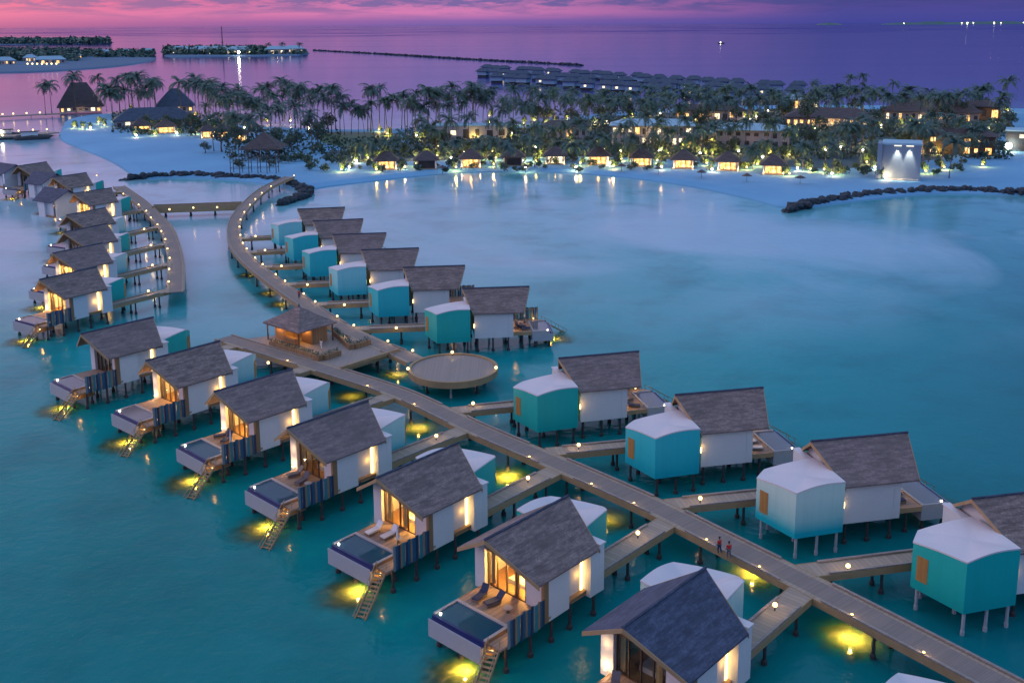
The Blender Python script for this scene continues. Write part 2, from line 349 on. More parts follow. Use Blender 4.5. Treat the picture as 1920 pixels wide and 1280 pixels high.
# ------------------------------------------------------------------ world: dusk sky, pink afterglow to the left, blue to the right
def world():
    w = bpy.data.worlds.new('World'); SC.world = w; w.use_nodes = True; t = NT(w.node_tree)
    v = coords(t, 'Generated'); sx = t.n('ShaderNodeSeparateXYZ'); t.l(v, sx.inputs[0]); X, Y, Z = sx.outputs
    hl = mth(t, 'SQRT', mth(t, 'ADD', mth(t, 'MULTIPLY', X, X), mth(t, 'MULTIPLY', Y, Y)))
    az = mth(t, 'DIVIDE', X, mth(t, 'MAXIMUM', hl, .001))          # -1 left .. 1 right (ahead)
    el = mth(t, 'DIVIDE', mth(t, 'ARCTAN2', Z, hl), PI / 2)          # 0 horizon .. 1 zenith
    q = mth(t, 'POWER', mth(t, 'MAXIMUM', el, 0.), .5)               # 1deg .105  3deg .18  9deg .316  22deg .5
    zen = (.42, .53, .84)
    L = ramp(t, q, [(0, (.30, .11, .33)), (.045, (.42, .13, .36)), (.085, (.66, .17, .40)), (.13, (.78, .14, .36)), (.2, (.72, .24, .52)), (.30, (.85, .52, .80)), (.42, (.66, .62, .92)), (.6, (.46, .55, .88)), (1, zen)])
    C = ramp(t, q, [(0, (.155, .115, .42)), (.05, (.24, .13, .44)), (.085, (.66, .21, .50)), (.125, (.56, .19, .48)), (.19, (.30, .19, .58)), (.28, (.60, .48, .92)), (.42, (.82, .78, 1.12)), (.6, (.46, .57, .92)), (1, zen)])
    R = ramp(t, q, [(0, (.045, .062, .33)), (.07, (.058, .07, .34)), (.12, (.062, .06, .30)), (.2, (.10, .10, .42)), (.28, (.13, .28, .76)), (.42, (.24, .52, 1.0)), (.6, (.32, .52, .90)), (1, zen)])
    fa = ramp(t, mth(t, 'ADD', mth(t, 'MULTIPLY', az, 1.), .5), [(.06, (0, 0, 0)), (.42, (1, 1, 1))])
    fb = ramp(t, mth(t, 'ADD', mth(t, 'MULTIPLY', az, 1.), .5), [(.46, (0, 0, 0)), (.80, (1, 1, 1))])
    base = mixc(t, fb, mixc(t, fa, L, C), R)
    # cloud banks: long low streaks hugging the horizon
    cb = t.n('ShaderNodeCombineXYZ'); t.l(mth(t, 'MULTIPLY', az, 9.), cb.inputs[0]); t.l(mth(t, 'MULTIPLY', el, 130.), cb.inputs[1])
    cn = noise(t, cb.outputs[0], 1.4, 6, .62, .3)
    cb2 = t.n('ShaderNodeCombineXYZ'); t.l(mth(t, 'MULTIPLY', az, 30.), cb2.inputs[0]); t.l(mth(t, 'MULTIPLY', el, 250.), cb2.inputs[1])
    cn2 = noise(t, cb2.outputs[0], 1.1, 6, .6, .2)
    cn = mth(t, 'MAXIMUM', cn, mth(t, 'MULTIPLY', mth(t, 'MULTIPLY', cn2, 1.12), ramp(t, q, [(.088, (.0,) * 3), (.104, (.9,) * 3), (.125, (1.05,) * 3)])))
    band = ramp(t, q, [(.045, (.0,) * 3), (.075, (.35,) * 3), (.11, (1,) * 3), (.35, (.55,) * 3), (.6, (0, 0, 0))])
    cm = mth(t, 'MULTIPLY', ramp(t, cn, [(.45, (0, 0, 0)), (.60, (1, 1, 1))]), band)
    ccol = mixc(t, fb, mixc(t, fa, (.20, .13, .38), (.11, .12, .39)), (.04, .06, .28))
    base = mixc(t, mth(t, 'MULTIPLY', cm, .9), base, ccol)
    sky = t.n('ShaderNodeTexSky', sky_type='NISHITA'); sky.sun_disc = False; sky.sun_elevation = math.radians(1.0); sky.sun_rotation = math.radians(-38)
    base = mixc(t, .02, base, sky.outputs[0], 'ADD')
    b = t.n('ShaderNodeBackground'); t.l(base, b.inputs[0]); b.inputs[1].default_value = .92
    o = t.n('ShaderNodeOutputWorld'); t.l(b.outputs[0], o.inputs[0])
world()
sun = bpy.data.lights.new('afterglow', 'SUN'); sun.energy = .95; sun.angle = math.radians(42); sun.color = (1, .70, .74)
so = bpy.data.objects.new('afterglow', sun); COL.objects.link(so); so.rotation_euler = (math.radians(74), 0, math.radians(180 + 78))

# ------------------------------------------------------------------ water
def sea():
    mb = MB(); S = 70000
    xs = [-S, -6000, -900, -300, 300, 900, 6000, S]; ys = [-600, 40, 300, 900, 3000, 12000, S]
    nx = len(xs); mb.add([(x, y, 0) for y in ys for x in xs], [(j * nx + i, j * nx + i + 1, (j + 1) * nx + i + 1, (j + 1) * nx + i) for j in range(len(ys) - 1) for i in range(nx - 1)])
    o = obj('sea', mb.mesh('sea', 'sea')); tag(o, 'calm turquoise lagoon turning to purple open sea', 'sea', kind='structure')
sea()

# ------------------------------------------------------------------ overwater villa
RZ, EZ, RX, EX, EY = 9.6, 6.6, 5.5, 4.05, 4.8       # ridge / eave heights and half sizes
def rz_at(y): return RZ - (RZ - EZ) * abs(y) / EY
BOX = [(-10.0, -5.9), (-4.65, -5.6), (-4.65, .95), (-10.1, .95), (-11.8, -.9)]
BOXZ = [7.1, 7.6, 7.3, 6.55, 6.6]
VM = {}
def build_villa_meshes():
    # roof: two slopes with prow gables (the ridge runs further out than the eaves)
    mb = MB(); t = .16
    for s in (-1, 1):
        N = 8
        top = []; bot = []
        for i in range(N + 1):
            f = i / N; x = RX + (EX - RX) * f; y = s * EY * f; z = RZ - (RZ - EZ) * f + .10 * math.sin(PI * f) * -1
            top.append(((-x, y, z), (x, y, z))); bot.append(((-x, y, z - t), (x, y, z - t)))
        vs = [p for a in top for p in a] + [p for a in bot for p in a]; n = 2 * (N + 1); fs = []
        for i in range(N):
            a, b, c, d = 2 * i, 2 * i + 1, 2 * i + 3, 2 * i + 2
            fs.append((a, b, c, d) if s < 0 else (d, c, b, a)); fs.append((n + d, n + c, n + b, n + a) if s < 0 else (n + a, n + b, n + c, n + d))
            fs.append((a, d, n + d, n + a)); fs.append((b, n + b, n + c, c))
        fs.append((2 * N, 2 * N + 1, n + 2 * N + 1, n + 2 * N)); mb.add(vs, fs)
    VM['roof'] = mb.mesh('roof', 'shingle')
    mb = MB()
    mb.tube([(-RX - .05, 0, RZ + .02), (RX + .05, 0, RZ + .02)], [.13, .13], 6); VM['ridge_cap'] = mb.mesh('ridge_cap', 'shingle_blue')
    for sx in (-1, 1):
        mb = MB(); secs = [(sx * EX, -EY - .02, EZ), (sx * RX, 0, RZ), (sx * EX, EY + .02, EZ)]
        vs = [(x + sx * e, y, z + h) for x, y, z in secs for e, h in ((.0, -.42), (.08, -.42), (.08, -.06), (.0, -.06))]
        mb.add(vs, [(0, 1, 2, 3), (11, 10, 9, 8)] + [(b + i, b + (i + 1) % 4, b + 4 + (i + 1) % 4, b + 4 + i) for b in (0, 4) for i in range(4)])
        VM['barge%d' % sx] = mb.mesh('barge_board', 'fascia')
    mb = MB()
    for s in (-1, 1):
        p = [(-RX + .1, 0, RZ - .30), (RX - .1, 0, RZ - .30), (EX - .08, s * (EY - .1), EZ - .20), (-EX + .08, s * (EY - .1), EZ - .20)]
        mb.add(p, [(0, 1, 2, 3)])
    VM['soffit'] = mb.mesh('soffit', 'soffit')
    # white walls of the house
    mb = MB(); u = .33
    def top(y): return rz_at(y) - u
    mb.xprism([(-4.3, 2.35), (-4.05, 2.35), (-4.05, top(4.05)), (-4.3, top(4.3))], -3.9, 1.6)                # right wall
    mb.xprism([(4.1, 2.35), (4.35, 2.35), (4.35, top(4.35)), (4.1, top(4.1))], -.4, 2.35)                    # left wall
    mb.xprism([(3.45, 2.45), (3.65, 2.45), (3.65, top(3.65)), (3.45, top(3.45))], -3.1, -.38)                # recess wall
    mb.box(-.42, 3.66, 2.40, -.2, 4.09, top(4.1) - .01)                                                       # recess return
    mb.xprism([(-4.04, 2.38), (3.44, 2.38), (3.44, top(3.44)), (0, top(0)), (-4.04, top(4.04))], -3.9, -3.7)  # landward gable
    mb.xprism([(-4.3, 2.36), (-3.1, 2.36), (-3.1, top(3.1)), (-4.3, top(4.3))], 1.62, 2.4)                    # white front pier
    mb.xprism([(1.5, 2.36), (4.09, 2.36), (4.09, top(4.09)), (1.5, top(1.5))], 1.85, 2.05)                    # front wall beside the glass
    VM['wall'] = mb.mesh('wall', 'white')
    mb = MB(); mb.xprism([(-3.08, 6.15), (1.48, 6.15), (1.48, top(1.48)), (0, top(0)), (-3.08, top(3.08))], 1.8, 2.0); VM['gable_panel'] = mb.mesh('gable_panel', 'timber')
    mb = MB(); mb.box(2.37, 4.05, 2.38, 2.95, 4.38, 6.45); VM['timber_panel'] = mb.mesh('timber_panel', 'timber_v')
    mb = MB(); mb.box(-3.85, -4.04, 2.36, 2.0, 4.08, 2.78); VM['floor'] = mb.mesh('floor', 'timber')
    mb = MB(); mb.box(-1.6, -4.0, 2.8, -1.45, 3.4, 6.6); VM['partition'] = mb.mesh('partition', 'curtain')
    mb = MB()
    mb.box(-1.3, -1.9, 2.8, .6, .3, 3.25); mb.box(-1.42, -2.1, 3.0, -1.3, .5, 4.0)
    VM['bed'] = mb.mesh('bed', 'whitecloth')
    mb = MB(); mb.box(1.55, -3.0, 2.85, 1.62, -2.5, 6.1); VM['curtain'] = mb.mesh('curtain', 'curtain'); mb = MB(); mb.box(1.55, .9, 2.85, 1.62, 1.45, 6.1); VM['curtain2'] = mb.mesh('curtain', 'curtain')
    mb = MB(); mb.box(1.90, -3.08, 2.82, 1.93, 1.48, 6.14); VM['glass_front'] = mb.mesh('glass_front', 'glass')
    mb = MB()
    for y in (-3.04, -1.95, -.8, .35, 1.44): mb.box(1.86, y - .05, 2.8, 2.02, y + .05, 6.15)
    mb.box(1.87, -3.0, 2.79, 2.01, 1.4, 2.9); mb.box(1.87, -3.0, 6.04, 2.01, 1.4, 6.14); VM['frame'] = mb.mesh('frame', 'frame')
    mb = MB(); mb.box(-3.05, 3.66, 2.6, -2.75, 3.72, 6.0); VM['slot_window'] = mb.mesh('slot_window', 'strip')
    # deck and pool
    mb = MB(); mb.box(2.06, -3.3, 2.55, 5.58, 4.36, 2.80); mb.box(5.58, 2.98, 2.45, 8.3, 4.36, 2.62); VM['deck'] = mb.mesh('deck', 'villa_deck')
    mb = MB(); mb.box(2.06, -3.38, 2.30, 5.58, -3.31, 2.83); VM['deck_edge'] = mb.mesh('deck_edge', 'fascia')
    mb = MB()
    x0, x1, y0, y1 = 5.6, 8.75, -3.3, 2.9
    mb.box(x0, y0, 1.2, x1 + .3, y1, 2.45, 0)
    mb.box(x0, y0, 2.45, x0 + .28, y1, 2.92, 2); mb.box(x0 + .28, y0, 2.45, x1 - .25, y0 + .2, 2.92, 2); mb.box(x0 + .28, y1 - .28, 2.45, x1 - .25, y1, 2.92, 2)
    mb.box(x1 - .25, y0 + .02, 2.45, x1 - .05, y1 - .02, 2.78, 1)
    mb.box(x1 - .05, y0 + .01, 2.45, x1 + .30, y1 - .01, 2.52, 1)
    mb.box(x1 + .302, y0, 1.0, x1 + .38, y1, 2.62, 0)
    VM['plunge_pool'] = mb.mesh('plunge_pool', ['poolshell', 'pooltile', 'coping'])
    mb = MB(); mb.box(x0 + .28, y0 + .2, 2.5, x1 - .25, y1 - .28, 2.80); VM['pool_water'] = mb.mesh('pool_water', 'poolwater')
    mb = MB(); mb.box(x0 + .02, y1 + .01, 1.3, x1 - .02, y1 + .08, 2.86); VM['pool_cladding'] = mb.mesh('pool_cladding', 'timber_v')
    mb = MB(); mb.ball((8.2, -2.75, 2.87), .10); VM['pool_lamp'] = mb.mesh('pool_lamp', 'bulb_w')
    # stair into the lagoon
    mb = MB(); a = Vector((8.2, 3.55, 2.5)); b = Vector((12.6, 5.25, -.35)); d = (b - a); sd = Vector((-d.y, d.x, 0)).normalized() * .5
    for s in (-1, 1):
        mb.beam(a + sd * s, b + sd * s, .09, .26); 
        mb.beam(a + sd * s + Vector((0, 0, .85)), b + sd * s + Vector((0, 0, .75)), .05, .05)
        for k in (0.02, .3, .6, .92): p = a.lerp(b, k) + sd * s; mb.beam(p + Vector((.01, 0, -.05)), p + Vector((0, 0, .84)), .05, .05)
    for k in range(1, 13):
        p = a.lerp(b, k / 13); mb.beam(p - sd * .94, p + sd * .94, .26, .05)
    VM['stair'] = mb.mesh('stair', 'fascia')
    mb = MB(); mb.ball((8.15, 3.25, 1.95), .13); mb.beam((8.15, 2.98, 1.95), (8.15, 3.2, 1.95), .05, .05); VM['stair_lamp'] = mb.mesh('stair_lamp', 'bulb')
    mb = MB(); mb.ball((6.7, 4.0, 2.95), .12); mb.beam((6.7, 4.0, 2.6), (6.7, 4.0, 2.85), .05, .05); VM['landing_lamp'] = mb.mesh('landing_lamp', 'bulb')
    # privacy screen of painted boards
    mb = MB(); x = 2.97; k = 0; seq = [3, 0, 4, 1, 2, 3, 0, 4, 0, 3, 1, 4, 3, 0, 2, 4, 1, 3, 0, 4]; ws = [.3, .22, .3, .38, .16, .3, .42, .2, .34, .26, .4, .22]
    while x < 7.4:
        w = ws[k % 12]; mb.box(x, 4.39 + .03 * (k % 2), 2.3 + .05 * ((k * 5) % 3), x + w - .02, 4.46 + .03 * (k % 2), 4.72 + .06 * ((k * 7) % 3), seq[k % 20]); x += w + (.05 if k % 3 == 0 else 0); k += 1
    mb.box(2.97, 4.34, 2.62, 7.5, 4.385, 2.74, 4); mb.box(2.97, 4.34, 4.4, 7.5, 4.385, 4.52, 4)
    VM['privacy_screen'] = mb.mesh('privacy_screen', ['sb_blue', 'sb_teal', 'sb_pale', 'sb_navy', 'sb_wood'])
    # annex with flat white roof
    mb = MB(); mb.box(-5.05, 1.0, 2.2, -4.33, 4.55, 6.75); mb.box(-4.329, 1.01, 2.21, -3.12, 4.54, 6.25); VM['annex'] = mb.mesh('annex', 'white')
    mb = MB(); mb.box(-5.15, .97, 6.75, -4.3, 4.66, 6.88); VM['annex_roof'] = mb.mesh('annex_roof', 'membrane')
    # bathroom pavilion: two height profiles (R = rows on the open side, L = lagoon side rows)
    for VAR, ZS, CZ in (('', BOXZ, 7.2), ('_low', [6.0, 6.7, 5.7, 6.85, 5.9], 6.25)):
        n = len(BOX); K = 8; out = []
        for i in range(n):
            a, b = BOX[i], BOX[(i + 1) % n]; za, zb = ZS[i], ZS[(i + 1) % n]
            for k in range(K):
                f = k / K; L = math.hypot(b[0] - a[0], b[1] - a[1]); bul = .055 * L * math.sin(PI * f) * (1 if i in (0,) else .35)
                out.append((a[0] + (b[0] - a[0]) * f, a[1] + (b[1] - a[1]) * f, za + (zb - za) * f + bul))
        mb = MB(); N = len(out)
        mb.add([(p[0], p[1], 2.25) for p in out] + [(p[0], p[1], p[2] - .06) for p in out], [(i, (i + 1) % N, N + (i + 1) % N, N + i) for i in range(N)] + [tuple(range(N - 1, -1, -1))])
        VM['bathroom' + VAR] = mb.mesh('bathroom', 'teal')
        mb = MB(); c = (-7.4, -2.6, CZ); r1_ = [(p[0] + (p[0] - c[0]) * .008, p[1] + (p[1] - c[1]) * .008, p[2]) for p in out]; rings = [[(p[0], p[1], p[2] - .14) for p in r1_], r1_, list(r1_)]
        for f in (.12, .25, .4, .55, .7, .85):
            q_ = f * f * (3 - 2 * f); rings.append([(p[0] + (c[0] - p[0]) * f, p[1] + (c[1] - p[1]) * f, p[2] + (c[2] - p[2]) * q_) for p in out])
        vs = [p for r in rings for p in r] + [c]; fs = []
        for j in range(len(rings) - 1):
            if j == 1: continue
            for i in range(N): fs.append((j * N + i, j * N + (i + 1) % N, (j + 1) * N + (i + 1) % N, (j + 1) * N + i))
        j = len(rings) - 1
        for i in range(N): fs.append((j * N + i, j * N + (i + 1) % N, len(vs) - 1))
        mb.add(vs, fs); VM['bathroom_roof' + VAR] = mb.mesh('bathroom_roof', 'membrane', True)
    # brown shutter on the landward face (edge L -> F), and entrance door on the short face
    def on_face(a, b, f0, f1, z0, z1, off):
        ax, ay = a; bx, by = b; L = math.hypot(bx - ax, by - ay); nx, ny = (by - ay) / L, -(bx - ax) / L
        q = [(ax + (bx - ax) * f, ay + (by - ay) * f) for f in (f0, f1)]
        return [(q[0][0], q[0][1]), (q[0][0] + nx * off, q[0][1] + ny * off), (q[1][0] + nx * off, q[1][1] + ny * off), (q[1][0], q[1][1])]
    mb = MB(); mb.prism(on_face(BOX[4], BOX[0], .10, .31, 0, 0, .05), 3.2, 5.55); VM['shutter'] = mb.mesh('shutter', 'door')
    mb = MB(); mb.prism(on_face(BOX[3], BOX[4], .12, .85, 0, 0, .05), 2.85, 5.4); VM['door'] = mb.mesh('door', 'door')
    mb = MB(); mb.tube([(0, 0, -.8), (0, 0, .35), (0, 0, .5), (0, 0, 2.5)], [.26, .26, .15, .14], 8); VM['pile'] = mb.mesh('pile', 'pile')
    mb = MB(); mb.tube([(0, 0, -.8), (0, 0, .35), (0, 0, .5), (0, 0, 2.4)], [.19, .19, .15, .15], 8); VM['bpile'] = mb.mesh('pile', ['palepile'])
    mb = MB(); mb.ball((2.62, -3.7, 3.1), .12); mb.box(2.4, -3.78, 2.95, 2.6, -3.62, 3.05); VM['pier_lamp'] = mb.mesh('pier_lamp', 'bulb')
    mb = MB(); mb.ball((-3.98, -4.45, 4.5), .1, sz=4.); VM['wall_lamp'] = mb.mesh('wall_lamp', 'bulb')
    mb = MB(); mb.ball((9.0, 1.3, 1.1), .12); mb.beam((8.8, 1.3, 1.25), (9.0, 1.3, 1.15), .06, .06); VM['pool_downlight'] = mb.mesh('pool_downlight', 'bulb')
build_villa_meshes()
PILES = [(-3.4, -3.9), (-.9, -3.9), (1.6, -3.9), (-3.4, 0), (1.6, .2), (-.9, 4.0), (1.6, 4.0), (-4.0, 4.2), (4.0, -3.0), (4.2, .6), (4.4, 4.1), (7.3, 4.0), (8.45, -2.7), (8.45, .0), (8.45, 2.5), (6.1, -2.8), (5.9, 2.6)]
BPILES = [(-9.6, -5.5), (-5.1, -5.25), (-7.3, -5.4), (-11.2, -1.1), (-9.7, .5), (-5.3, .5), (-8.2, -2.4)]
VILLAS = {}
def m_glow_catch():  # tinted sheet added on the water so lamp light shows yellow
    m, t = new_mat('glow_tint'); v = coords(t); oi = t.n('ShaderNodeObjectInfo')
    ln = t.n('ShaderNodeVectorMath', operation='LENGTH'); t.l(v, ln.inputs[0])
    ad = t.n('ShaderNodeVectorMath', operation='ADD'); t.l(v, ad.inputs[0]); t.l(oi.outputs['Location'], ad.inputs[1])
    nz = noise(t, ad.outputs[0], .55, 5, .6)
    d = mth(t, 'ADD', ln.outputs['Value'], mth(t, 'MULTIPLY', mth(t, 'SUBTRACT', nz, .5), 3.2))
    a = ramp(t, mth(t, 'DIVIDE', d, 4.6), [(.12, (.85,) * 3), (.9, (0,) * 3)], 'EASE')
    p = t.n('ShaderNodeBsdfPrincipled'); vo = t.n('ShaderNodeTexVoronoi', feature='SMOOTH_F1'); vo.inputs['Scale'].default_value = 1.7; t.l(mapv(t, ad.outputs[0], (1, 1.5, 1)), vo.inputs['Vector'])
    t.l(ramp(t, mth(t, 'ADD', vo.outputs['Distance'], mth(t, 'MULTIPLY', mth(t, 'SUBTRACT', nz, .5), .6)), [(.15, (.035, .05, .025)), (.55, (.085, .095, .04)), (.8, (.16, .16, .07))]), p.inputs['Base Color']); p.inputs['Roughness'].default_value = .12; p.inputs['IOR'].default_value = 1.33; p.inputs['Specular IOR Level'].default_value = .25  # cell tones put rippled light into the base colour
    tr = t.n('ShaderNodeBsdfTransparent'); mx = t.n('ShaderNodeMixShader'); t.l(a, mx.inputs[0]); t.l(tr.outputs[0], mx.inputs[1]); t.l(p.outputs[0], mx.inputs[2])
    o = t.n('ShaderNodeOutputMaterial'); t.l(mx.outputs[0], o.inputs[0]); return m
M['glow_catch'] = m_glow_catch()
mb = MB(); mb.add([(4.6 * math.cos(2 * PI * i / 28), 4.6 * math.sin(2 * PI * i / 28), 0) for i in range(28)], [tuple(range(28))]); GLOW_CATCH = mb.mesh('glow_sheet', 'glow_catch'); NSH = [0]
def glow_catch(x, y):
    NSH[0] += 1; tag(obj('glow_sheet', GLOW_CATCH, None, (x, y, .004 + .0005 * (NSH[0] % 4)), random.uniform(0, 6)), 'thin tinted sheet added on the water to catch the lamp glow', 'water', kind='structure')
def loc2w(key, lx, ly):
    _, x, y, a, _ = VILLAS[key]; a = math.radians(a); s = (math.sin(a), math.cos(a))
    return (x + s[0] * lx - s[1] * ly, y + s[1] * lx + s[0] * ly)
def villa(key, x, y, a, box, label, short, group, room=0., pier=False, slot=1., deckl=0., glow=1., stair=1., vignetted=False, dark=False):
    """a = bearing of the seaward end, clockwise from straight ahead"""
    rz = PI / 2 - math.radians(a)
    r = empty('overwater_villa', (x, y, 0), rz, label, 'villa', group); VILLAS[key] = (r, x, y, a, short)
    def part(n, parent=r, mat=None, mesh=None): return obj(n, VM[mesh or n], parent, mat=mat)
    rf = part('roof', mat='shingle_blue' if vignetted else None); part('ridge_cap', rf); part('barge_board', rf, mesh='barge1'); part('barge_board', rf, mesh='barge-1'); part('soffit', rf)
    wl = part('wall'); part('gable_panel', wl); part('slot_window', wl); part('partition', wl)
    part('timber_panel'); part('floor'); part('bed')
    g = part('glass_front'); part('frame', g); part('curtain', g); c2_ = part('curtain', g, mesh='curtain2'); c2_.location[1] = -(sum(map(ord, key)) % 4) * .55
    dk = part('deck'); part('deck_edge', dk)
    pp = part('plunge_pool'); part('pool_water', pp, mat='poolsky' if key in ('L6', 'L7') or key[0] in 'RW' else None); part('pool_cladding', pp); part('pool_lamp', pp); part('pool_downlight', pp)
    st = part('stair'); part('stair_lamp', st); part('landing_lamp', st)
    part('privacy_screen')
    an = part('annex'); part('annex_roof', an)
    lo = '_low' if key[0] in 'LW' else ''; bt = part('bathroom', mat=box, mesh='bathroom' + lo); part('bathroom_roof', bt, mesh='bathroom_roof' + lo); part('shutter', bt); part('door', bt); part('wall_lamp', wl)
    for p in PILES: obj('pile', VM['pile'], r, (p[0], p[1], 0))
    for p in BPILES: obj('pile', VM['bpile'] if key in ('R1', 'R2') else VM['pile'], r, (p[0], p[1], 0))
    if room: light('room_light', 'POINT', (.8, -.4, 5.2), 1800 * room, (1, .52, .12), r, .35); light('desk_light', 'POINT', (-.8, 1.6, 3.8), 200 * room, WARM, r, .2)
    if pier: part('pier_lamp'); light('pier_light', 'POINT', (2.95, -3.7, 3.35), 70, WARM, r, .12); light('pier_light', 'POINT', (2.9, -3.7, 5.2), 26, WARM, r, .2)
    if slot: light('recess_light', 'POINT', (-2.3, 4.1, 4.5), 24 * slot, AMBER, r, .12); light('wall_light', 'POINT', (-4.15, -4.75, 4.7), 30 * slot, AMBER, r, .1)
    if deckl: light('deck_light', 'POINT', (3.2, .2, 4.4), 60 * deckl, AMBER, r, .2)
    if glow: light('pool_downlight', 'SPOT', (9.35, 1.3, .85), 2300 * glow, YEL, r, .08, 158, (0, math.radians(-8), 0), 1.)
    if glow: glow_catch(*loc2w(key, 10.2, 1.3))
    if stair: light('pile_fill', 'POINT', (8.95, 1.3, .7), 8, (1, .75, .2), r, .1); light('stair_light', 'POINT', (8.2, 3.45, 1.85), 34 * stair, AMBER, r, .1); light('landing_light', 'POINT', (6.7, 3.9, 3.1), 16 * stair, AMBER, r, .1)  # first light is an added fill that keeps the lit pile yellow
    return r
GL, GR, GR2, GW = 'villas on the lagoon side of the straight boardwalk', 'villas on the open side of the straight boardwalk', 'villas along the curved boardwalk', 'villas along the far left boardwalk'
villa('L0', 25.2, 54.6, 223, 'mint', 'mint villa almost wholly below the lower picture edge, only its bathroom roof in view', 'villa cut off below the picture', GL, 0, glow=0, stair=0)
villa('L1', 11.5, 70.2, 222.5, 'mint', 'closest villa with dark bluish shingle roof, unlit windows beside a glowing white pier', 'closest villa with the bluish roof', GL, 0, True, vignetted=True)  # vignette darkening at the lower edge is painted into this roof colour
villa('L2', 1.3, 83.0, 222.6, 'teal', 'villa with brightest lit glass front and loungers, next to the bluish roofed villa', 'brightly lit villa with loungers', GL, 1.0)
villa('L3', -9.4, 95.1, 222, 'teal', 'villa with glowing glass front and no pier light, third from the near end', 'third near villa with glowing front', GL, .9)
villa('L4', -20.5, 107.4, 223.5, 'mint', 'villa with dark curtained glass front and a bright white pier beside its pool', 'villa with dark curtained glass front', GL, .06, True)
villa('L5', -31.6, 118.7, 223.5, 'mint', 'villa with warm lit room and glowing pier, fifth from the near end of the row', 'fifth near villa with glowing pier', GL, .8, True)
villa('L6', -43.9, 130.4, 221, 'mint', 'villa with a red bean bag on its lit deck, next to the unlit end villa', 'villa with the red bean bag', GL, .7, True)
villa('L7', -57.2, 142.3, 222, 'teal', 'unlit villa at the far end of the row, close to the empty pier end', 'unlit end villa of the near row', GL, 0, slot=0)
villa('R1', 47.0, 87.1, 78, 'teal', 'villa at the right picture edge with deep green bathroom box and orange shutter', 'villa at the right picture edge', GR, .2, slot=.3, deckl=.6)
villa('R2', 36.2, 100.2, 78.5, 'mint', 'villa with whitish mint bathroom box on pale piles, bright glow under its pool', 'villa with whitish mint box', GR, .3, slot=.3, deckl=1.)
villa('R3', 24.3, 113.9, 78, 'turq', 'villa with bright turquoise bathroom box between the whitish box and the deep green box', 'villa with bright turquoise box', GR, .3, slot=.9, deckl=1.)
villa('R4', 11.3, 127.6, 76, 'teal', 'villa with deep green bathroom box right next to the round platform', 'villa next to the round platform', GR, .6, slot=1.2, deckl=1.4)
villa('R5', -2.7, 162.7, 84, 'teal', 'villa with dark teal bathroom box behind the round platform', 'villa behind the round platform', GR2, .3, slot=.3, deckl=1.)
villa('R6', -14.0, 177.9, 83.5, 'turq', 'villa with blue turquoise box behind the thatched pavilion, white side wall unlit', 'second villa up the curve', GR2, slot=.3, deckl=.6)
villa('R7', -23.6, 192.7, 82.5, 'sky', 'villa with pale sky blue box and amber glow between box and house', 'villa with pale sky blue box', GR2, slot=1.6)
villa('R8', -31.7, 207.5, 82.3, 'turq', 'villa with turquoise box halfway up the curved boardwalk, fourth from the round platform', 'fourth villa up the curve', GR2, slot=1.3)
villa('R9', -38.7, 223.0, 78, 'turq', 'villa with turquoise box second from the beach end of the curved boardwalk', 'second villa from the beach', GR2, slot=.5)
villa('R10', -45.2, 238.0, 78, 'sky', 'villa with pale blue box nearest the beach on the curved boardwalk', 'villa nearest the beach', GR2, slot=.3)
villa('W1', -78.0, 174.4, 214, 'teal', 'front villa of the far left row with orange lit room and glowing stair', 'front villa of the far left row', GW, 1.2, True, slot=2.)
villa('W2', -85.0, 195.2, 212, 'mint', 'villa with orange lit gable, second from the front of the far left row', 'orange gabled villa of the far left row', GW, 1.6, True, slot=1.8)
villa('W3', -91.8, 215.6, 210, 'teal', 'villa with plain dark gable, third from the front of the far left row', 'third villa of the far left row', GW, .0, slot=.4)
villa('W4', -99.9, 235.6, 208, 'mint', 'villa with plain dark gable, fourth from the front beside the footbridge', 'fourth villa of the far left row', GW, .0, slot=.3)
villa('W5', -110.8, 266.5, 216, 'teal', 'angled two wing villa with orange gable across from the footbridge end', 'angled villa across from the footbridge', GW, 1.2, True, slot=2.)
villa('W7', -129.3, 295.8, 212, 'teal', 'angled two wing villa near the lamp at the end of the far left boardwalk', 'angled villa near the boardwalk end', GW, .0, True, slot=1.4)
villa('W8', -151.9, 320.9, 205, 'teal', 'two wing villa touching the left picture edge, farthest of the far left row', 'farthest villa at the left edge', GW, .0, slot=0)
def wing(key, x, y, a):
    r = VILLAS[key][0]; th = PI / 2 - math.radians(a)
    inv = (Matrix.Translation(r.location) @ Matrix.Rotation(r.rotation_euler[2], 4, 'Z')).inverted()
    p = inv @ Vector((x, y, 0))
    for n, me in (('wing_roof', VM['roof']), ('wing_wall', VM['wall']), ('wing_floor', VM['floor'])): obj(n, me, r, p, th - r.rotation_euler[2], 'shingle_blue' if n == 'wing_roof' else None)
wing('W5', -122.5, 271.4, 302); wing('W7', -139.5, 302.4, 300); wing('W8', -161.0, 323.0, 304)

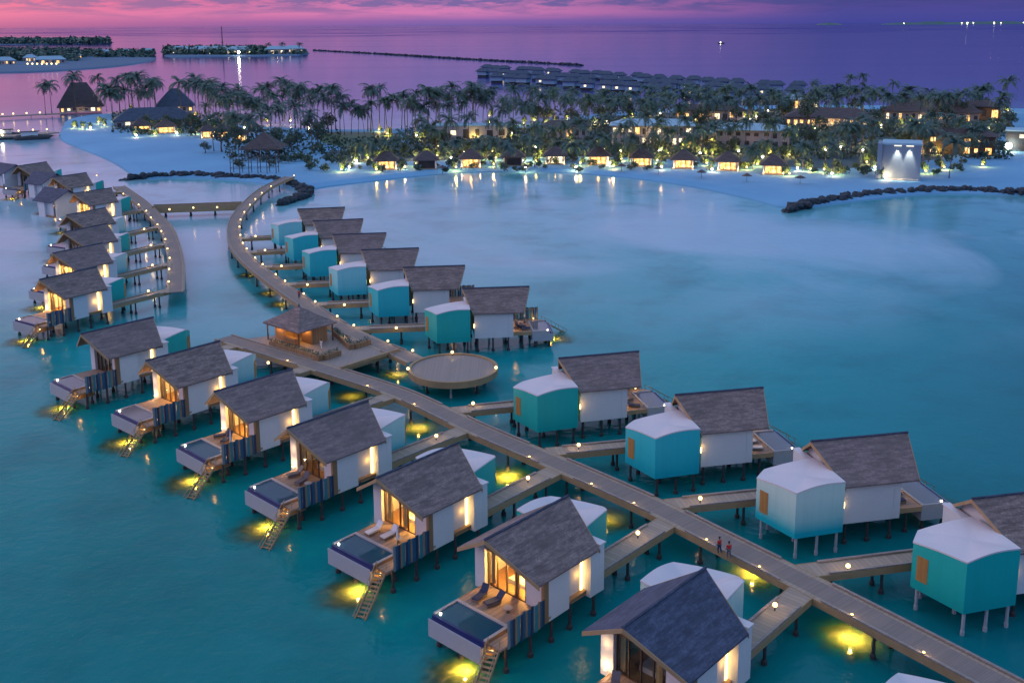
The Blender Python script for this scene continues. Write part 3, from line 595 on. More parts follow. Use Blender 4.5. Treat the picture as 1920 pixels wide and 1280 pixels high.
# ------------------------------------------------------------------ boardwalks
def offset(pts, d):
    out = []
    for i, p in enumerate(pts):
        a = pts[max(i - 1, 0)]; b = pts[min(i + 1, len(pts) - 1)]
        dx, dy = b[0] - a[0], b[1] - a[1]; L = math.hypot(dx, dy); out.append((p[0] - dy / L * d, p[1] + dx / L * d))
    return out
def resample(pts, step):
    out = [pts[0]]; acc = 0.
    P = []
    n = len(pts)
    for i in range(n - 1):                       # Catmull-Rom
        p0, p1, p2, p3 = pts[max(i - 1, 0)], pts[i], pts[i + 1], pts[min(i + 2, n - 1)]
        for k in range(20):
            t = k / 20
            P.append(tuple(.5 * ((2 * p1[j]) + (-p0[j] + p2[j]) * t + (2 * p0[j] - 5 * p1[j] + 4 * p2[j] - p3[j]) * t * t + (-p0[j] + 3 * p1[j] - 3 * p2[j] + p3[j]) * t ** 3) for j in (0, 1)))
    P.append(pts[-1]); last = P[0]
    for p in P[1:]:
        acc += math.hypot(p[0] - last[0], p[1] - last[1]); last = p
        if acc >= step: out.append(p); acc = 0.
    if math.hypot(out[-1][0] - pts[-1][0], out[-1][1] - pts[-1][1]) < step * .4: out.pop()
    out.append(pts[-1]); return out
def m_walk(name, pts): pass
def strip(mb, A, B, z0, z1, mi=0):
    n = len(A); vs = []
    for z in (z0, z1):
        for a, b in zip(A, B): vs += [(a[0], a[1], z), (b[0], b[1], z)]
    fs = []; o = 2 * n
    for i in range(n - 1):
        a, b, c, d = 2 * i, 2 * i + 1, 2 * i + 3, 2 * i + 2
        fs += [(d, c, b, a), (o + a, o + b, o + c, o + d), (a, o + a, o + d, d), (b, c, o + c, o + b)]
    fs += [(0, 1, o + 1, o), (2 * n - 2, o + 2 * n - 2, o + 2 * n - 1, 2 * n - 1)]
    mb.add(vs, fs, mi)
def plank_uv_mat(name, c, L=.22):
    """boards laid across the walk: uses the mesh UV (u along the walk in metres)"""
    m, t = new_mat(name); v = coords(t, 'UV'); o = coords(t)
    sx = t.n('ShaderNodeSeparateXYZ'); t.l(v, sx.inputs[0]); q = mth(t, 'DIVIDE', sx.outputs[0], L); idx = mth(t, 'FLOOR', q); fr = mth(t, 'FRACT', q)
    wn = t.n('ShaderNodeTexWhiteNoise', noise_dimensions='1D'); t.l(idx, wn.inputs['W'])
    gap = mth(t, 'LESS_THAN', fr, .07)
    col = mixc(t, wn.outputs['Value'], scale3(c, .88), scale3(c, 1.1))
    n1 = noise(t, o, .35, 6, .65); n2 = noise(t, o, 4, 4, .7)
    col = mixc(t, mth(t, 'MULTIPLY', n1, .55), col, (c[0] * .6, c[1] * .72, c[2] * .8))
    col = mixc(t, mth(t, 'MULTIPLY', n2, .3), col, scale3(c, .5))
    col = mixc(t, mth(t, 'MULTIPLY', gap, .6), col, scale3(c, .2))
    principled(t, col, .75, gap, -.4, .02); return m
M['walk_mid'] = plank_uv_mat('walk_boards', (.285, .228, .195))
M['walk_edge'] = plank_uv_mat('walk_edge_boards', (.43, .335, .25), .5)
def set_uv(me, pts):
    uv = me.uv_layers.new(name='UVMap'); cum = [0.]
    for i in range(1, len(pts)): cum.append(cum[-1] + math.hypot(pts[i][0] - pts[i - 1][0], pts[i][1] - pts[i - 1][1]))
    for lp in me.loops:
        co = me.vertices[lp.vertex_index].co; best = None
        for i in range(len(pts) - 1):
            a, b = pts[i], pts[i + 1]; L = cum[i + 1] - cum[i]; dx, dy = (b[0] - a[0]) / L, (b[1] - a[1]) / L
            s = (co.x - a[0]) * dx + (co.y - a[1]) * dy; s2 = min(max(s, 0), L); d = math.hypot(co.x - a[0] - dx * s2, co.y - a[1] - dy * s2)
            if best is None or d < best[0]: best = (d, cum[i] + s2, (co.x - a[0]) * dy - (co.y - a[1]) * dx)
        uv.data[lp.index].uv = (best[1], best[2])
GAPS = []      # mouths where side jetties meet a boardwalk: no kerb there
ZD = 2.8
def boardwalk(name, label, ctr, w, cat='boardwalk', step=3., pile_every=3, zoff=0., group=None, kerb=True, mid=True):
    pts = resample(ctr, step); r = empty(name, (0, 0, 0), 0, label, cat, group); z = ZD + zoff; h = w / 2
    mb = MB()
    if mid:
        strip(mb, offset(pts, h * .66), offset(pts, -h * .66), z - .12, z, 0)
        strip(mb, offset(pts, h - .02), offset(pts, h * .67), z - .12, z, 1); strip(mb, offset(pts, -h * .67), offset(pts, -h + .02), z - .12, z, 1)
    else: strip(mb, offset(pts, h - .02), offset(pts, -h + .02), z - .12, z, 0)
    me = mb.mesh('deck', ['walk_mid', 'walk_edge'] if mid else ['walk_edge']); set_uv(me, pts); obj('deck', me, r)
    fine = resample(ctr, 1.0)
    for s in (1, -1):
        mb = MB(); strip(mb, offset(pts, s * (h - .03)), offset(pts, s * (h + .07)), z - .62, z + .02)
        obj('fascia', mb.mesh('fascia', 'fascia'), r)
        if kerb:
            E0, E1 = offset(fine, s * (h - .2)), offset(fine, s * (h + .03)); run = []
            def flush():
                if len(run) > 1:
                    mb = MB(); strip(mb, [E0[i] for i in run], [E1[i] for i in run], z + .06, z + .2); obj('kerb', mb.mesh('kerb', 'deck_edge'), r)
            for i in range(len(fine)):
                if any(math.hypot(E1[i][0] - g[0], E1[i][1] - g[1]) < g[2] for g in GAPS): flush(); run = []
                else: run.append(i)
            flush()
    k = 0
    for i in range(1, len(pts) - 1, pile_every):
        for s in (1, -1):
            p = offset(pts, s * (h - .35))[i]
            if k < 96: obj('pile', VM['pile'], r, (p[0], p[1], 0)); k += 1
    return r, pts
north = [(-45.6, 159.2), (-36, 151.4), (-24.9, 142.4), (-14.9, 133.9), (-9, 127.4), (-2.8, 120), (7.2, 109.3), (15.7, 99.8), (21.7, 92.1), (26.7, 85.6), (30.5, 80.6), (36.9, 71.9), (42, 64.6), (47, 57)]
MAIN = offset(north, -1.65)
inner = [(-72.2, 336), (-74.6, 313.3), (-73.4, 286.7), (-69.9, 259.1), (-63.2, 233.6), (-57.0, 217.9), (-50.2, 204.2), (-42.8, 190.8), (-37.2, 181.1), (-31.2, 170.6), (-25.9, 162.6), (-19.5, 154.3), (-15.3, 149.6), (-13.2, 146.8)]
CURVE = offset(inner, -1.6)
wl = [(-125.1, 316.5), (-108.0, 287.5), (-96.6, 265.9), (-87.4, 247.7), (-79.6, 228.5), (-72.9, 210.2), (-65.4, 186.3)]
WEST = offset(wl, 1.7)
if WEST[0][0] < wl[0][0]: WEST = offset(wl, -1.7)
def nearest(pts, p): return min(pts, key=lambda q: (q[0] - p[0]) ** 2 + (q[1] - p[1]) ** 2)
JET = []
def jetty(key, y0, y1, walk, hw):
    """branch deck from the villa's annex to the boardwalk"""
    ym = (y0 + y1) / 2; a = loc2w(key, -5.1, ym); s = loc2w(key, -15.1, ym); d = ((s[0] - a[0]) / 10, (s[1] - a[1]) / 10)
    fine = resample(walk, .5); best = None
    for k in range(40, 320):
        t = k / 10; p = (a[0] + d[0] * t, a[1] + d[1] * t); q = nearest(fine, p); dd = math.hypot(p[0] - q[0], p[1] - q[1])
        if dd < hw - .25: best = (p, t); break
    if best is None: return
    p, t = best; GAPS.append((p[0], p[1], 2.1 if hw > 1 else 1.5)); JET.append((key, a, p, (y1 - y0)))
for k in ('L0', 'L1', 'L2', 'L3', 'L4', 'L5', 'L6', 'L7'): jetty(k, 1.1, 3.35, MAIN, 1.65)
for k in ('R1', 'R2', 'R3', 'R4'): jetty(k, 1.6, 3.85, MAIN, 1.65)
for k in ('R5', 'R6', 'R7', 'R8', 'R9', 'R10'): jetty(k, 1.3, 3.4, CURVE, 1.6)
for k in ('W1', 'W2', 'W3', 'W4', 'W5', 'W7'): jetty(k, 1.3, 3.4, WEST, 1.7)
GAPS += [(-27, 144.3, 2.6), (-22.5, 153.8, 3.2), (-14, 147.5, 3.5), (-24, 158, 2)]
boardwalk('boardwalk', 'long straight timber boardwalk running to the lower right picture corner', MAIN, 3.3)
boardwalk('boardwalk', 'lamp lined curved boardwalk sweeping from the beach to the round platform', CURVE, 3.2)
boardwalk('boardwalk', 'pale curved boardwalk of the far left villa row, ending in open water', WEST, 3.4)
br_a = nearest(resample(WEST, .5), (-98.4, 280)); br_b = nearest(resample(CURVE, .5), (-78, 283))
BR = [(br_a[0] + 1.6, br_a[1] + .3), ((br_a[0] + br_b[0]) / 2, (br_a[1] + br_b[1]) / 2), (br_b[0] - 1.5, br_b[1] - .3)]
boardwalk('footbridge', 'straight footbridge with three lamps joining the two curved boardwalks', BR, 2.6, 'bridge', 3., 2, -.004)
FB_ = [o for o in COL.objects if o.name.startswith('footbridge')][0]
for s_ in (1, -1):
    mb = MB(); strip(mb, offset(BR, s_ * 1.38), offset(BR, s_ * 1.5), 1.3, 3.3); obj('side_panel', mb.mesh('side_panel', 'fascia'), FB_)
for key, a, p, w in JET:
    sh = VILLAS[key][4]
    boardwalk('jetty', 'timber side jetty leading to the ' + sh, [p, ((a[0] + p[0]) / 2, (a[1] + p[1]) / 2), a], w, 'jetty', 2.5, 2, -.006, 'side jetties to the villas', mid=False)
# connecting deck by the pavilion
CONN = [(-25.4, 142.2), (-17.6, 150.9), (-21.6, 155.6), (-31.5, 161.5), (-43.5, 157.2), (-37.6, 152.4)]
r = empty('pavilion_deck', (0, 0, 0), 0, 'broad timber deck carrying the thatched pavilion between two boardwalks', 'deck')
mb = MB(); mb.prism(CONN, ZD - .2, ZD - .012); obj('deck', mb.mesh('deck', 'deck_x'), r)
mb = MB()
for a, b in ((0, 1), (3, 4)): mb.beam((*CONN[a], ZD - .35), (*CONN[b], ZD - .35), .12, .62)
mb.beam((CONN[0][0] + .3, CONN[0][1] - .1, ZD + .15), (CONN[1][0] + .1, CONN[1][1] - .3, ZD + .15), .35, .5); obj('fascia', mb.mesh('fascia', 'fascia'), r)
for p in ((-24, 144.5), (-20.5, 148.5), (-28, 150), (-33, 156), (-39, 156), (-30, 158)): obj('pile', VM['pile'], r, (p[0], p[1], 0))
# round platform
PC = (-8.7, 142.2); PR = 6.4
r = empty('round_platform', (PC[0], PC[1], 0), 0, 'round timber platform with low rim standing over the lagoon', 'platform')
mb = MB(); N = 56; ring = [(PR * math.cos(2 * PI * i / N), PR * math.sin(2 * PI * i / N)) for i in range(N)]
mb.prism(ring, ZD - .25, ZD - .008); obj('deck', mb.mesh('deck', 'deck_x'), r)
mb = MB()
for i in range(N):
    a, b = ring[i], ring[(i + 1) % N]; k0, k1 = .965, 1.02
    for (z0, z1, e0, e1) in ((ZD + .0, ZD + .22, .962, 1.022), (ZD - .75, ZD - .01, 1.003, 1.02)):
        mb.prism([(a[0] * e0, a[1] * e0), (a[0] * e1, a[1] * e1), (b[0] * e1, b[1] * e1), (b[0] * e0, b[1] * e0)], z0, z1)
obj('rim', mb.mesh('rim', 'fascia'), r)
for i in range(7): obj('pile', VM['bpile'] if i == 5 else VM['pile'], r, (4.6 * math.cos(i * 2 * PI / 7 + .2), 4.6 * math.sin(i * 2 * PI / 7 + .2), 0))

# pavilion (hip roofed kiosk)
PV = (-33.9, 156.4)
r = empty('pavilion', (PV[0], PV[1], ZD), math.radians(-41), 'small thatched pavilion with steep hip roof and glowing timber walls', 'pavilion')
mb = MB(); mb.hip(-4.5, -3.8, 4.5, 3.8, 3.0, 5.6, .06, 0, .25, .05); rf = obj('roof', mb.mesh('roof', 'shingle'), r)
mb = MB(); mb.tube([(0, 0, 5.5), (0, 0, 6.0)], [.22, .05], 6); obj('finial', mb.mesh('finial', 'dark'), rf)
mb = MB(); mb.add([(-4.4, -3.7, 2.74), (4.4, -3.7, 2.74), (4.4, 3.7, 2.74), (-4.4, 3.7, 2.74)], [(3, 2, 1, 0)]); obj('soffit', mb.mesh('soffit', 'soffit'), rf)
mb = MB(); mb.box(-3.9, -2.0, 0, -1.2, 2.4, 2.72); mb.box(.9, -.4, 0, 3.6, 2.6, 2.72); obj('wall', mb.mesh('wall', 'timber_v'), r)
mb = MB(); mb.box(-.9, -2.6, 0, 1.9, -1.8, 1.05); obj('counter', mb.mesh('counter', 'timber'), r)
for x, y in ((-4.0, -3.3), (4.0, -3.3), (4.0, 3.3), (-4.0, 3.3)):
    mb = MB(); mb.tube([(x, y, 0), (x, y, 2.8)], [.13, .12], 8); obj('post', mb.mesh('post', 'frame'), r)
for x, y in ((-2.5, -2.12), (2.2, -.52), (.1, -.3)):
    mb = MB(); mb.ball((x, y, 2.35), .13); obj('wall_lamp', mb.mesh('wall_lamp', 'bulb'), r)
    light('pavilion_light', 'POINT', (x, y - .25, 2.3), 150, AMBER, r, .1)
def planter(label, A, B, C, w):
    r = empty('planter', (B[0], B[1], ZD), 0, label, 'planter', 'planters around the pavilion'); 
    mb = MB(); sh = MB()
    for P, Q in ((A, B), (B, C)):
        a = Vector((P[0] - B[0], P[1] - B[1], .38)); b = Vector((Q[0] - B[0], Q[1] - B[1], .38)); 
        if P is B: a = a + (b - a).normalized() * w * .55
        mb.beam(a, b, w, .76)
        n = int((b - a).length * 26)
        for _ in range(n):
            p = a.lerp(b, random.random()); d = (b - a).normalized(); sd = Vector((-d.y, d.x, 0)) * random.uniform(-.42, .42) * w
            c = p + sd + Vector((0, 0, .4 + random.random() * .45)); q = Vector((random.gauss(0, 1), random.gauss(0, 1), random.gauss(0, 1))).normalized(); e = q.orthogonal().normalized() * .13; g = q.cross(e).normalized() * .09
            sh.add([c - e, c + g, c + e, c - g], [(0, 1, 2, 3)])
    obj('box', mb.mesh('box', 'timber_v'), r); obj('hedge', sh.mesh('hedge', 'shrub'), r)
planter('low timber planter with hedge in front of the pavilion, along the straight boardwalk', (-37.9, 153.6), (-28.7, 146.0), (-26.4, 148.8), .9)
planter('low timber planter with hedge beside the pavilion, along the curved boardwalk', (-29.0, 159.6), (-24.9, 151.4), (-22.6, 154.2), .9)
light('planter_light', 'POINT', (-26.5, 155.5, 3.9), 40, WARM, None, .1); light('planter_light', 'POINT', (-30.5, 149.5, 3.9), 30, AMBER, None, .1)

# ------------------------------------------------------------------ lamps
mb = MB(); mb.tube([(0, 0, 0), (0, 0, .34)], [.07, .06], 6); LPOST = mb.mesh('post', 'dark')
mb = MB(); mb.ball((0, 0, .48), .19, 10); LGLOBE = mb.mesh('globe', 'bulb')
mb = MB(); mb.ball((0, 0, .1), .13, 8, sz=.6); LLOW = mb.mesh('globe', 'strip')
mb = MB(); mb.tube([(0, 0, 0), (0, 0, .08)], [.16, .16], 8); LBASE = mb.mesh('base', 'dark')
def lamp(x, y, label, group, power=22., z=ZD, low=False, light_too=True, globe=1.):
    r = empty('deck_lamp', (x, y, z + (.2 if low else 0)), 0, label, 'lamp', group)
    if low: obj('base', LBASE, r); obj('globe', LLOW, r)
    else:
        obj('post', LPOST, r); g = obj('globe', LGLOBE, r); g.scale = (globe,) * 3
    if light_too: light('lamp_light', 'POINT', (0, 0, .75 if not low else .35), power * 2.2, WARM, r, .15)
    return r
def z5(x, y): return (400 + x * .34375, 300 + y * .34375)
def z4(x, y): return (x * .3125, 280 + y * .3125)
cl = [(365, 85), (265, 145), (220, 180), (185, 215), (155, 245), (140, 285), (122, 325), (118, 367), (125, 410), (143, 455), (160, 485), (200, 537), (232, 572), (298, 630), (348, 668), (450, 735), (522, 778), (668, 852), (768, 900), (962, 985), (1097, 1035)]
for i, p in enumerate(reversed(cl)):
    q = at(*z5(*p), 3.2); e = nearest(resample(inner, .4), q)
    lamp(e[0] - .15, e[1] - .15, 'small globe lamp on the curved boardwalk edge, %s counting up from the round platform' % ORD[i], 'globe lamps along the curved boardwalk', 15)
wlmp = [(580, 158), (740, 268), (832, 333), (878, 370), (905, 410), (945, 452), (968, 492), (992, 540), (1005, 597), (1018, 653), (1015, 720), (1012, 795)]
for i, p in enumerate(reversed(wlmp)):
    q = at(*z4(*p), 3.2); lamp(q[0], q[1], 'small lamp on the far left boardwalk, %s counting from its open end' % ORD[i], 'lamps along the far left boardwalk', 16)
for i, p in enumerate([(1017, 365), (1160, 355), (1303, 352)]):
    q = at(*z4(*p), 3.2); lamp(q[0], q[1], '%s lamp on the footbridge, counting from the left' % ORD[i], 'lamps on the footbridge', 20, globe=1.3)
mlow = [(538, 677), (677, 727), (763, 761), (990, 857), (1101, 908), (1184, 947), (1321, 1015), (1423, 1065), (1597, 1156), (1725, 1225)]
south = offset(MAIN, -1.72)
for i, p in enumerate(mlow):
    q = at(*p, 3.0); e = nearest(resample(south, .4), q)
    lamp(e[0] + .15, e[1] + .15, 'low lamp on the straight boardwalk kerb, %s counting from the pavilion' % ORD[i], 'low kerb lamps of the straight boardwalk', 8, low=True)
plamp = dict(L1=(1453, 1135), L2=(1196, 1000), L3=(990, 897), L4=(818, 818), L6=(503, 681), R1=(1590, 1062), R2=(1313, 935), R3=(1085, 835), R4=(887, 757), R5=z5(998, 918), R6=z5(715, 792), R7=z5(513, 682), R8=z5(372, 580), R9=z5(282, 494), R10=z5(230, 417), W1=z4(890, 852), W2=z4(915, 697), W3=z4(905, 577), W4=z4(865, 480))
for k, p in plamp.items():
    q = at(*p, 3.25); lamp(q[0], q[1], 'bright globe lamp on the jetty to the ' + VILLAS[k][4], 'globe lamps on the side jetties', 42, globe=1.15)
for p, d in (((848, 662), 'at the back rim'), ((765, 693), 'at the left rim'), ((930, 691), 'at the right rim')):
    q = at(*p, 3.2); lamp(q[0], q[1], 'bright globe lamp %s of the round platform' % d, 'lamps on the round platform', 28, globe=1.2)
# lights fixed under the boardwalks, washing the water
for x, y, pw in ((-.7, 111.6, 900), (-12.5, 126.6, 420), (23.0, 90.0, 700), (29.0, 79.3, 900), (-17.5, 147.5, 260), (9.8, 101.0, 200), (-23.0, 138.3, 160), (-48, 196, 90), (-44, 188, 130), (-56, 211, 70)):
    glow_catch(x, y); light('under_deck_light', 'SPOT', (x, y, 1.15), pw * 4.2, YEL, None, .1, 156, (0, 0, 0), 1.)

# ------------------------------------------------------------------ people
def person(x, y, z, rz, label, shirt, legs, bag=None):
    r = empty('person', (x, y, z), rz, label, 'person')
    def skin(name, pts, edges, rad, mat):
        me = bpy.data.meshes.new(name); me.from_pydata(pts, edges, []); me.materials.append(M[mat]); me.update()
        o = obj(name, me, r); md = o.modifiers.new('skin', 'SKIN'); sv = me.skin_vertices[0].data if me.skin_vertices else None
        return o, me, md
    def grow(name, pts, edges, rad, mat):
        me = bpy.data.meshes.new(name); me.from_pydata(pts, edges, []); me.materials.append(M[mat]); me.update()
        o = obj(name, me, r); o.modifiers.new('skin', 'SKIN'); sub = o.modifiers.new('sub', 'SUBSURF'); sub.levels = sub.render_levels = 2
        if not me.skin_vertices: me.attributes.new('skin', 'FLOAT', 'POINT') if False else None
        for i, s in enumerate(me.skin_vertices[0].data): s.radius = (rad[i], rad[i]); s.use_root = (i == 0)
        for p in (me.polygons): p.use_smooth = True
        return o
    pts = [(0, 0, .95), (0, 0, 1.2), (0, .0, 1.42), (0, .01, 1.52), (0, .02, 1.64), (0, .03, 1.72),
           (-.09, 0, .92), (-.1, .08, .5), (-.1, .0, .08), (-.1, .16, .04), (.09, 0, .92), (.11, -.1, .5), (.11, -.22, .1), (.11, -.08, .04),
           (-.19, 0, 1.40), (-.25, .02, 1.13), (-.24, .14, .9), (-.24, .19, .82), (.19, 0, 1.40), (.25, -.02, 1.13), (.24, .08, .9), (.24, .12, .82)]
    ed = [(0, 1), (1, 2), (2, 3), (3, 4), (4, 5), (0, 6), (6, 7), (7, 8), (8, 9), (0, 10), (10, 11), (11, 12), (12, 13), (2, 14), (14, 15), (15, 16), (16, 17), (2, 18), (18, 19), (19, 20), (20, 21)]
    rad = [.13, .12, .13, .055, .095, .075, .09, .06, .04, .035, .09, .06, .04, .035, .06, .042, .032, .03, .06, .042, .032, .03]
    for hnd, sg in ((17, -1), (21, 1)):
        c = pts[hnd]
        for k in range(5):
            pts.append((c[0] + (k - 2) * .016 + (sg * -.03 if k == 0 else 0), c[1] + .02, c[2] - (.05 if k == 0 else .075 - .008 * abs(k - 2)))); rad.append(.009); ed.append((hnd, len(pts) - 1))
    try:
        import bmesh
        def grow2(name, pts, edges, rad, mat):
            bm = bmesh.new(); lay = bm.verts.layers.skin.verify(); vs = [bm.verts.new(p) for p in pts]
            for a, b in edges: bm.edges.new((vs[a], vs[b]))
            for i, v in enumerate(vs): v[lay].radius = (rad[i], rad[i]); v[lay].use_root = (i == 0)
            me = bpy.data.meshes.new(name); bm.to_mesh(me); bm.free(); me.materials.append(M[mat])
            o = obj(name, me, r); k = o.modifiers.new('skin', 'SKIN'); k.use_smooth_shade = True; sub = o.modifiers.new('sub', 'SUBSURF'); sub.levels = sub.render_levels = 1
            return o
        grow2('body', pts, ed, rad, 'skin')
        grow2('shirt', pts[0:3] + [(-.19, 0, 1.40), (-.235, .015, 1.2), (.19, 0, 1.40), (.235, -.015, 1.2)], [(0, 1), (1, 2), (2, 3), (3, 4), (2, 5), (5, 6)], [.155, .145, .15, .085, .065, .085, .065], shirt)
        grow2('trousers', [pts[0], pts[6], pts[7], (-.1, .01, .15), pts[10], pts[11], (.11, -.2, .17)], [(0, 1), (1, 2), (2, 3), (0, 4), (4, 5), (5, 6)], [.145, .11, .08, .07, .11, .08, .07], legs)
    except Exception as e: print('person', e)
    mb = MB(); mb.ball((0, .0, 1.71), .115, 10); obj('hair', mb.mesh('hair', 'hair', True), r)
    mb = MB(); mb.ball((0, .105, 1.65), .022); mb.ball((-.04, .1, 1.68), .014); mb.ball((.04, .1, 1.68), .014); obj('face', mb.mesh('face', 'skin'), r)
q = at(1366, 1047, ZD); person(q[0], q[1], ZD, math.radians(20), 'person in bright red top and grey trousers walking on the boardwalk', 'red', 'grey')
q = at(1345, 1040, ZD); person(q[0] + .2, q[1] + .2, ZD, math.radians(40), 'person in dark red top beside the one in bright red', 'red', 'navy')
q = at(523, 566, ZD); q = nearest(resample(CURVE, .4), q); person(q[0], q[1], ZD, math.radians(200), 'person in red walking on the curved boardwalk above the pavilion', 'red', 'navy')
q = (-29.6, 151.2); person(q[0], q[1], ZD, math.radians(150), 'person in white standing at the pavilion counter', 'whitecloth', 'whitecloth')

# ------------------------------------------------------------------ deck furniture
def furn_meshes():
    mb = MB(); mb.box(-.35, -.95, .25, .35, .45, .38); mb.add([(-.35, .45, .3), (.35, .45, .3), (.35, .95, .85), (-.35, .95, .85), (-.35, .45, .42), (.35, .45, .42), (.35, .9, .95), (-.35, .9, .95)], [(0, 1, 2, 3), (7, 6, 5, 4), (0, 4, 5, 1), (1, 5, 6, 2), (2, 6, 7, 3), (3, 7, 4, 0)]); VM['lc'] = mb.mesh('cushion', ['navy'])
    mb = MB(); mb.box(-.38, -1, .16, .38, .5, .245)
    for x in (-.33, .33):
        for y in (-.9, .4): mb.box(x - .03, y - .03, 0, x + .03, y + .03, .16)
    VM['lf'] = mb.mesh('frame', 'sb_wood')
    mb = MB(); mb.tube([(0, 0, .42), (0, 0, .46)], [.4, .4], 14); VM['tt'] = mb.mesh('top', 'coping')
    mb = MB(); mb.tube([(0, 0, 0), (0, 0, .03), (0, 0, .42)], [.22, .05, .05], 8); VM['tl'] = mb.mesh('leg', 'dark')
furn_meshes()
DC = ZD + .0
for key in ('L1', 'L2', 'L3', 'L4', 'L5', 'R1', 'R2', 'R3', 'R4', 'R5'):
    sh = VILLAS[key][4]; th = VILLAS[key][0].rotation_euler[2]
    kk = sum(map(ord, key)); cm, cn_ = (('navy', 'navy'), ('whitecloth', 'white'), ('grey', 'grey'))[kk % 3]
    for i, (lx, ly) in enumerate(((3.9 + .3 * (kk % 4 - 1.5), -2.0), (3.9, -.5 + .25 * (kk % 3)))):
        p = loc2w(key, lx, ly); r = empty('sun_lounger', (p[0], p[1], DC), th + PI / 2 + (.12 if i else -.1) * (kk % 5 - 2) * 2, '%s lounger on deck of the %s, %s stairs' % (cn_, sh, 'nearer the' if i else 'farther from'), 'lounger', 'sun loungers on the villa decks')
        obj('frame', VM['lf'], r); obj('cushion', VM['lc'], r, mat=cm)
    if kk % 2:
        p = loc2w(key, 5.0, 2.2); r = empty('parasol', (p[0], p[1], DC), 0, 'closed pale parasol on deck of the ' + sh, 'parasol', 'closed parasols on the villa decks'); mb = MB(); mb.tube([(0, 0, 0), (0, 0, .08), (0, 0, .09), (0, 0, 2.6)], [.26, .26, .03, .03], 8); obj('pole', mb.mesh('pole', 'dark'), r); mb = MB(); mb.tube([(0, 0, 1.0), (0, 0, 1.3), (0, 0, 2.55)], [.10, .15, .03], 8); obj('canopy', mb.mesh('canopy', 'whitecloth'), r)
    p = loc2w(key, 4.1, 1.3); r = empty('side_table', (p[0], p[1], DC), 0, 'round side table on the deck of the ' + sh, 'table', 'side tables on the villa decks'); obj('top', VM['tt'], r); obj('leg', VM['tl'], r)
p = loc2w('L6', 4.6, 3.2); r = empty('bean_bag', (p[0], p[1], DC), 0, 'red bean bag on the lit deck of a villa left of the pavilion', 'bean bag')
mb = MB(); mb.ball((0, 0, .45), .75, 12, sz=.65); mb.ball((.1, .2, .85), .42, 10, sz=.8); obj('cushion', mb.mesh('cushion', 'red', True), r)

# ------------------------------------------------------------------ island and beaches
def land(name, label, img, z=1.1, inset=7., zi=None, mat='sand', edge=-.6, world_pts=None, cat='beach'):
    P = world_pts or [at(u, v, .2) for u, v in img]
    n = len(P); A = sum(P[i][0] * P[(i + 1) % n][1] - P[(i + 1) % n][0] * P[i][1] for i in range(n))
    if A < 0: P = P[::-1]
    # smooth the outline
    for _ in range(2):
        Q = []
        for i in range(len(P)):
            a, b = P[i], P[(i + 1) % len(P)]; Q += [(a[0] * .75 + b[0] * .25, a[1] * .75 + b[1] * .25), (a[0] * .25 + b[0] * .75, a[1] * .25 + b[1] * .75)]
        P = Q
    n = len(P); rings = [[(p[0], p[1], edge) for p in P]]
    def ins(d):
        out = []
        for i in range(n):
            a, b = P[i - 1], P[(i + 1) % n]; dx, dy = b[0] - a[0], b[1] - a[1]; L = math.hypot(dx, dy) or 1
            out.append((P[i][0] - dy / L * d, P[i][1] + dx / L * d))
        return out
    rings.append([(p[0], p[1], z * .35) for p in ins(inset * .35)]); rings.append([(p[0], p[1], z) for p in ins(inset)])
    mb = MB(); vs = [p for r in rings for p in r]; fs = []
    for j in range(2):
        for i in range(n): fs.append((j * n + i, j * n + (i + 1) % n, (j + 1) * n + (i + 1) % n, (j + 1) * n + i))
    fs.append(tuple(2 * n + i for i in range(n))); mb.add(vs, fs)
    import bmesh
    me = mb.mesh(name, mat); bm = bmesh.new(); bm.from_mesh(me); bmesh.ops.triangulate(bm, faces=[f for f in bm.faces if len(f.verts) > 4]); bm.to_mesh(me); bm.free()
    o = obj(name, me); tag(o, label, cat, kind='structure'); return P
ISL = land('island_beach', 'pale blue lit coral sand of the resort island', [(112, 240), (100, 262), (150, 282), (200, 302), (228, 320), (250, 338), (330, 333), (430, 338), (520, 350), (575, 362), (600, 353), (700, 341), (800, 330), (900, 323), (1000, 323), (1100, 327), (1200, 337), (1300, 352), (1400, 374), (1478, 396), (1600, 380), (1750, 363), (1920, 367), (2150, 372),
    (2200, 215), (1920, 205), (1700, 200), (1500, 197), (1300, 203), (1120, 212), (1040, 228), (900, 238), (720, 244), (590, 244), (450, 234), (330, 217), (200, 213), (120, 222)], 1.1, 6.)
GZ = 1.1
LAWN = [at(u, v, GZ) for u, v in ((595, 250), (640, 247), (740, 250), (760, 262), (720, 275), (640, 276), (600, 266))]
mb = MB(); mb.prism(LAWN, GZ - .1, GZ + .08); tag(obj('lawn', mb.mesh('lawn', 'lawn')), 'dark green lawn among the palms behind the beach', 'lawn', kind='structure')
def groyne(label, img, w, world=None, h=1.3, step=1.3):
    pts = resample(world or [at(u, v, .3) for u, v in img], step); mb = MB(); rnd = random.Random(len(pts))
    for p in pts:
        for k in range(6):
            c = (p[0] + rnd.uniform(-w, w) * .45, p[1] + rnd.uniform(-w, w) * .45, rnd.uniform(-.1, .75) * h); b = len(mb.v); mb.ball(c, rnd.uniform(.7, 1.25) * w * .32, 6, sz=.75)
            for i in range(b, len(mb.v)): q = mb.v[i]; mb.v[i] = (q[0] + rnd.uniform(-.16, .16) * w * .5, q[1] + rnd.uniform(-.16, .16) * w * .5, q[2] + rnd.uniform(-.2, .2))
    return tag(obj('breakwater', mb.mesh('breakwater', 'rock')), label, 'breakwater', 'rock breakwaters')
groyne('dark rock breakwater curving from the right picture edge into the lagoon', [(1480, 395), (1520, 384), (1570, 375), (1640, 366), (1750, 359), (1850, 360), (1920, 363), (2050, 366)], 3.5, None, 1.9)
